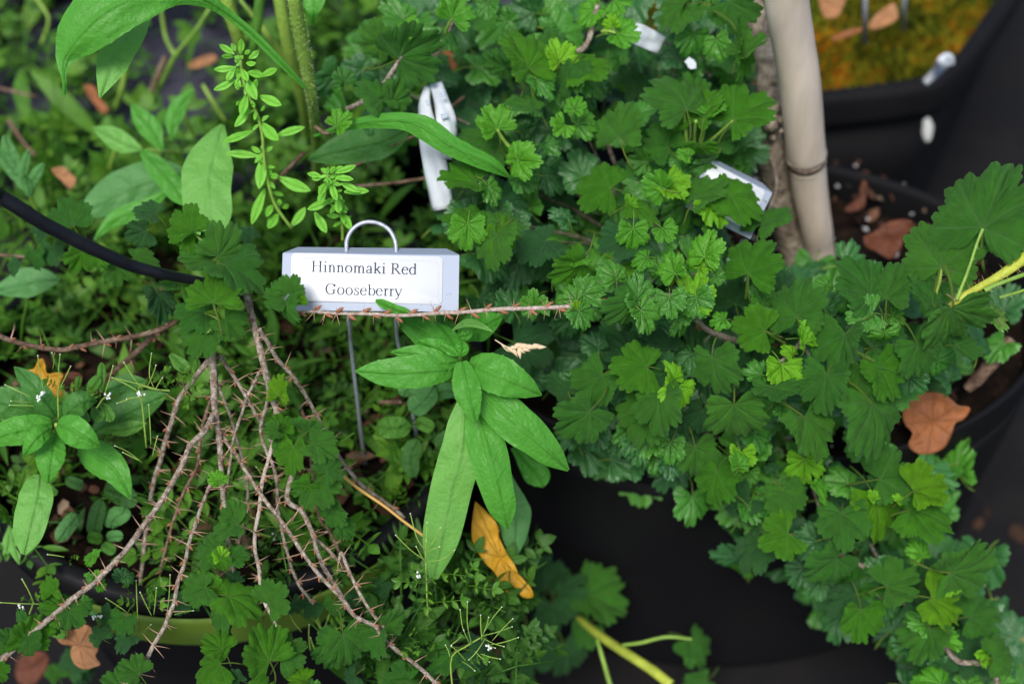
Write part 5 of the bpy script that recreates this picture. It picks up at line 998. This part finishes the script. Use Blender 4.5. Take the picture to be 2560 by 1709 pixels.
cress('bittercress with a bristling bunch of pods at the bottom centre', 8, .728, [[(960,1240),(860,1300),(760,1380),(770,1600)]], [(890,1280,840,1180,820,1048),(900,1290,870,1150,870,995),(970,1260,962,1170,960,1085),(970,1230,1000,1160,1015,1100),(980,1210,1040,1110,1105,1030),(1040,1260,1110,1180,1180,1110),(960,1230,1080,1200,1175,1165),(1020,1290,1120,1270,1218,1238),(960,1350,1040,1375,1095,1385),(920,1330,970,1380,1020,1405),(830,1400,880,1430,920,1465),(860,1400,810,1340,760,1297),(980,1245,1050,1280,1120,1300),(900,1290,870,1250,845,1188),(750,1370,740,1330,720,1290),(830,1230,760,1290),(990,1250,930,1340,880,1390),(1010,1280,1060,1310)], [(1015,1300)], [(520,1240,440,1360),(520,1230,530,1350),(520,1230,490,1195),(580,1240,590,1170),(580,1250,640,1310),(850,1400,1000,1380),(640,1000,860,980),(700,1180,830,1230)])
cress('bittercress with long slanting pods in front of the dark broad leaf', 4, .742, [[(1160,1110),(1050,1100),(950,1080),(970,1200),(1000,1500)]], [(970,1100,910,1020,845,915),(1100,1105,930,1060,765,1020),(965,1128,870,1070,765,1020),(1000,1090,1040,1010,1065,935),(1055,1100,1020,1000,1035,855),(1060,1100,1110,1020),(990,1155,900,1165,800,1195),(990,1150,930,1155,865,1165),(1030,1480,1025,1350,1015,1205),(1040,1557,1060,1480,1075,1420),(970,1600,880,1530,785,1485),(960,1590,900,1560,840,1530)], [(958,1130)], [(1180,1090,1060,1020),(1190,1090,1130,960),(1200,1080,1260,960),(1210,1090,1370,1070),(1230,1120,1320,1160),(1250,1130,1280,1220),(1180,1100,1120,1160),(1080,1020,1160,950),(1230,1060,1310,1000)])
cress('bittercress with upright pods in front of the yellow maple leaf', 4, .738, [[(400,1080),(395,1150),(400,1300)], [(740,1140),(700,1170),(660,1230)]], [(300,1120,275,1000,258,870),(400,1100,400,980,410,860),(410,1090,450,1010,482,943),(210,1150,120,1110,35,1070),(230,1212,150,1210,65,1208),(220,1190,150,1185,75,1180),(710,1140,745,1040,772,940),(360,960,370,900,355,850)], [(262,1160),(292,1135),(740,1143)], [(395,1080,310,1040),(400,1100,500,1080),(700,1170,620,1100)])
cress('bittercress with pods and white flowers over the left pot rim', 7, .742, [[(940,1120),(950,1180),(870,1300)], [(230,1000),(200,1080)], [(1140,1090),(1130,1140)]], [(230,1000,195,920,150,840),(310,1010,150,1008,0,1000),(920,1112,830,1040,722,970),(940,1120,935,980,930,850),(1035,1090,990,1000,957,930),(1050,1085,1060,1000,1068,900),(1140,1080,1155,950,1162,810),(1190,1085,1250,1065,1320,1055),(830,1318,940,1240,1030,1150),(880,1160,840,1130,800,1100),(440,690,390,680,325,672)], [(872,1205),(890,1180),(690,1090),(645,1097),(147,1027)], [(960,1000,820,990),(960,960,1120,870),(980,1010,1120,1020),(900,960,860,880),(1000,1000,1050,960),(230,1000,150,970),(200,1000,260,960),(880,1000,920,1080),(470,690,530,690),(480,700,480,740)])
cress('bittercress with fine pods above the olive band, right of the twigs', 7, .775, [[(2200,1200),(2150,1100),(2100,960)], [(1880,560),(1740,520)]], [(2200,1190,2160,1080,2112,975),(2210,1180,2250,1080,2260,990),(2200,1200,2300,1180,2349,1160),(2120,1330,2110,1240,2110,1150),(2170,1370,2140,1300,2120,1240),(2060,1200,2010,1140,1980,1080),(1880,560,1790,545,1720,515),(1880,485,1800,478,1740,470),(1860,200,1800,140,1750,75)], [(2290,1310),(1870,548)], [(2200,1180,2130,1060),(2230,1150,2300,1060),(2210,1200,2330,1120)])

# ------------------------------------------------------------------ mats of small weeds (nobody could count the leaves)
def cover(name, label, n, pos, m1, Lr=(.018,.045), loc=(0,0,0), tall=True):
    mb = MB(); cnt = 0
    for k in range(n):
        p = pos()
        if p is None: continue
        an = rng.uniform(0, 6.283); el = rng.uniform(-.1, 1.1); L = rng.uniform(*Lr)
        t = Vector((math.cos(an)*math.cos(el), math.sin(an)*math.cos(el), math.sin(el)))
        n_ = (Vector((0,0,1))+Vector((rng.gauss(0,.35), rng.gauss(0,.35), 0))); n_ = (n_-t*n_.dot(t)).normalized()
        if rng.random() < .62: sprig_mesh(mb, p, p+t*L, n_, rng.choice((2,3,4)), rng.uniform(.35,.7))
        elif rng.random() < .5: leaflet(mb, p, t, n_, L*1.1, L*rng.uniform(.12,.34))
        else: tube(mb, [p, p+t*L*.6+Vector((0,0,L*.2)), p+t*L*1.4+Vector((0,0,L*.1))], [.0007,.0006,.0004], 4)
    o = mb.obj(name, m1, None, loc); return tag(o, label, 'weeds', kind='stuff')
def disc(cx, cy, r, z0, z1, keep=None, pw=.5):
    def f():
        a = rng.uniform(0, 6.283); rr = r*rng.random()**pw; p = Vector((cx+math.cos(a)*rr, cy+math.sin(a)*rr, rng.uniform(z0, z1)))
        if keep and not keep(p): return None
        return p
    return f
def clump(s, th, off): return lambda p: mn.noise(Vector((p.x*s+off, p.y*s, off))) > th
def proj(p):
    v = p-CP; d = v.dot(CF); return (W/2+v.dot(CR)/d*F, H/2-v.dot(CU)/d*F, d)
def kA(p):
    x, y, d = proj(p)
    if 330 < x < 590 and 30 < y < 280 and rng.random() < .97: return False
    if x < 260 and y < 330 and rng.random() < .5: return False
    if 440 < x < 540 and 230 < y < 340 and rng.random() < .9: return False
    return mn.noise(Vector((p.x*14, p.y*14, 3))) > -.05
cover('weed_mat', 'tangle of tiny-leaved weeds filling the upper left behind the hose', 780, disc(BX, BY, BR+.02, .238, .285, kA), C_COV, (.026,.062), loc=(BX, BY, .24))
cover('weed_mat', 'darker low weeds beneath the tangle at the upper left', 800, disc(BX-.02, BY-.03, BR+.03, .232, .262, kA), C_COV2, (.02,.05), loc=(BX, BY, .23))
def kB(p):
    x, y, d = proj(p)
    if 130 < x < 430 and 1230 < y < 1480 and rng.random() < .93: return False
    if y > 1500 and x < 1000 and rng.random() < .9: return False
    if x > 1150 and y > 900: return False
    return mn.noise(Vector((p.x*18, p.y*18, 7))) > -.15
cover('weed_mat', 'small bright weeds growing around the gooseberry twigs in the left pot', 1050, disc(LX, LY+.02, LR+.02, .250, .285, kB), C_COV, (.014,.044), loc=(LX, LY, .25))
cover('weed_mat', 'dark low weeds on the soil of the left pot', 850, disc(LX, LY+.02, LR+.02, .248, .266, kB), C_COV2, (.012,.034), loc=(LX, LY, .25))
def kC(p):
    x, y, d = proj(p); return 880 < x < 1300 and 1380 < y < 1760
cC = onz(1080, 1600, .2)
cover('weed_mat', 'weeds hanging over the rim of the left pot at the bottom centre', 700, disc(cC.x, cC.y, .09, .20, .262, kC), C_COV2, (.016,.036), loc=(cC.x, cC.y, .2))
cD = onz(1130, 480, .24)
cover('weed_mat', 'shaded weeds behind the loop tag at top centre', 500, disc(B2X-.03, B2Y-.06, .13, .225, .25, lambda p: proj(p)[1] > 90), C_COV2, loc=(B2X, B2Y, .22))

# ------------------------------------------------------------------ fallen leaves
def dead(c, poly, d, m, label, cat='dead leaf', tilt=(0,0), curl=.15, name='dead_leaf', seed=0):
    """outline in crop px, turned into a curled sheet with thickness"""
    P = [S(c, x, y) for x, y in poly]; cx = sum(p[0] for p in P)/len(P); cy = sum(p[1] for p in P)/len(P); mb = MB(); n = len(P); M_ = n*4; ringn = 7
    cyc = smooth_path(P+[P[0]], M_+1)[:-1]; size = max(math.hypot(p[0]-cx, p[1]-cy) for p in P)
    def pt(x, y):
        u, v = (x-cx)/size, (y-cy)/size
        z = curl*(u*u+v*v)+.12*mn.noise(Vector((u*2.5+seed, v*2.5, 0)))+tilt[0]*u+tilt[1]*v
        return at(x, y, d-z*size/F*d)
    mb.v.append(pt(cx, cy)); mb.a.append(.5)
    for k in range(1, ringn+1):
        for i, p in enumerate(cyc): mb.v.append(pt(cx+(p[0]-cx)*k/ringn, cy+(p[1]-cy)*k/ringn)); mb.a.append(.6 if i % 8 == 0 else 0)
    m0 = len(cyc)
    for i in range(m0): mb.f.append((0, 1+(i+1)%m0, 1+i)); mb.m.append(0)
    for k in range(ringn-1):
        for i in range(m0): mb.f.append((1+k*m0+i, 1+k*m0+(i+1)%m0, 1+(k+1)*m0+(i+1)%m0, 1+(k+1)*m0+i)); mb.m.append(0)
    o = mb.obj(name, m, None, at(cx, cy, d)); s_ = o.modifiers.new('thick', 'SOLIDIFY'); s_.thickness = .0004
    return tag(o, label, cat)
dead(8, [(925,310),(1000,380),(1075,470),(1090,560),(1150,680),(1190,740),(1230,830),(1290,880),(1320,960),(1250,965),(1190,910),(1140,940),(1060,800),(1000,740),(930,640),(900,560),(905,430)], .79, YEL, 'long curled yellow leaf hanging below the pale weed leaf', curl=.1, seed=1)
dead(4, [(165,965),(230,960),(262,900),(300,900),(320,990),(380,985),(430,1000),(405,1080),(430,1140),(350,1150),(300,1110),(230,1040)], .785, YEL, 'yellow lobed maple leaf behind the left rosette', seed=2)
dead(4, [(420,1000),(500,980),(560,1010),(540,1090),(470,1120),(430,1090)], .80, RUS, 'rust-brown dead leaf scrap right of the yellow maple leaf', seed=3)
dead(6, [(1560,1180),(1640,1130),(1740,1120),(1840,1160),(1900,1210),(1980,1230),(1940,1300),(1880,1330),(1850,1420),(1800,1500),(1700,1540),(1610,1530),(1560,1480),(1590,1400),(1540,1340),(1520,1260)], .845, BRN, 'orange-brown spotted oak leaf on the soil at the right', curl=.25, seed=4)
dead(7, [(375,1190),(430,1170),(500,1190),(560,1150),(620,1170),(650,1230),(670,1310),(650,1370),(685,1420),(640,1440),(580,1455),(510,1420),(480,1350),(490,1290),(430,1290),(390,1250)], .80, TAN, 'pale tan crinkled leaf scrap at the bottom left', curl=.3, seed=5)
dead(3, [(1280,190),(1330,110),(1420,40),(1470,30),(1490,120),(1440,160),(1350,200)], 1.0, TAN, 'pointed tan leaf lying in the orange moss', seed=6)
dead(3, [(940,-40),(1120,-40),(1110,60),(1060,120),(980,110)], 1.0, TAN, 'tan dead leaf at the back of the moss beside the cane', seed=7)
dead(3, [(1040,250),(1160,200),(1240,190),(1230,220),(1120,260),(1050,280)], .99, BRN, 'narrow brown leaf sliver in the olive moss', seed=8)
dead(6, [(1250,60),(1330,20),(1420,-40),(1540,-60),(1600,-20),(1540,60),(1500,150),(1430,210),(1340,160),(1270,130)], .90, RUS, 'reddish brown dead leaf on the soil right of the cane', seed=9)
dead(3, [(1230,1290),(1250,1230),(1280,1260),(1270,1340),(1250,1420),(1150,1450),(1130,1420),(1210,1370)], .95, RUS, 'rusty leaf curl at the back edge of the right pot soil', seed=10)
dead(6, [(1310,880),(1350,850),(1400,860),(1395,920),(1300,950),(1240,950),(1260,920)], .83, TAN, 'small pale tan leaf piece showing between gooseberry leaves', seed=11)
dead(1, [(350,1150),(430,1140),(480,1180),(520,1230),(480,1290),(420,1230),(370,1190)], .92, TAN, 'blurred tan-yellow leaf among the weeds at left', seed=12)
dead(1, [(1280,440),(1350,400),(1450,370),(1480,410),(1400,450),(1300,470)], 1.05, TAN, 'blurred tan leaf on dark fabric at upper left', seed=13)
dead(1, [(570,580),(640,590),(690,680),(740,740),(700,780),(640,700),(590,640)], 1.0, BRN, 'blurred orange-brown leaf below the pale drooping weed leaf', seed=14)
dead(2, [(690,360),(760,320),(840,160),(910,150),(930,240),(860,330),(800,450),(760,560),(700,520)], .90, BRN, 'shaded orange dead leaf caught above the loop tag', seed=15)
dead(7, [(1180,60),(1280,20),(1360,60),(1380,160),(1330,230),(1250,200),(1190,140)], .84, BRN, 'brown dead leaf deep between the bare twigs', seed=16)
dead(9, [(2160,1170),(2240,1100),(2300,1120),(2349,1200),(2420,1260),(2380,1330),(2280,1280),(2200,1230)], 1.05, TAN, 'tan leaf on the ground at the bottom right corner', seed=17)
dead(7, [(150,1360),(250,1330),(330,1370),(300,1480),(220,1570),(140,1560),(100,1470)], .95, RUS, 'dark red-brown leaf below the left pot rim', seed=18)
bs = thing('fallen_stick', at_c(6, 2000, 1050, .85), 'grey-brown stick leaning on the soil at the right pot edge', 'stick')
twb = MB(); sp = smooth_path([(*at_c(6, x, y, d), r/K/F*d) for x, y, r, d in ((1960,1100,34,.845),(2060,1000,46,.84),(2180,860,44,.835),(2260,760,38,.835))], 24)
tube(twb, [p[:3] for p in sp], [p[3] for p in sp], 12, 0, .2); twb.obj('stick', OLD_TWIG, bs)

for p_ in (bush_l, bush_r, bush_b, shoot): p_.flush()

GRP = {'plant_pot': 'black nursery pots', 'plant_label': 'grey metal plant labels', 'bittercress': 'bittercress plants with thin pods', 'dead_leaf': 'fallen dead leaves', 'gooseberry_bush': 'gooseberry bushes',
       'weed_rosette': 'fleabane rosettes', 'whorled_weed': 'whorled fleshy weeds', 'wire_stake': 'wire stakes in the moss', 'seedling': 'spoon-leaved seedlings', 'broad_weed': 'broad-leaved weeds'}
for o in sc.objects:
    if o.parent is None and o.name.split('.')[0] in GRP: o['group'] = GRP[o.name.split('.')[0]]
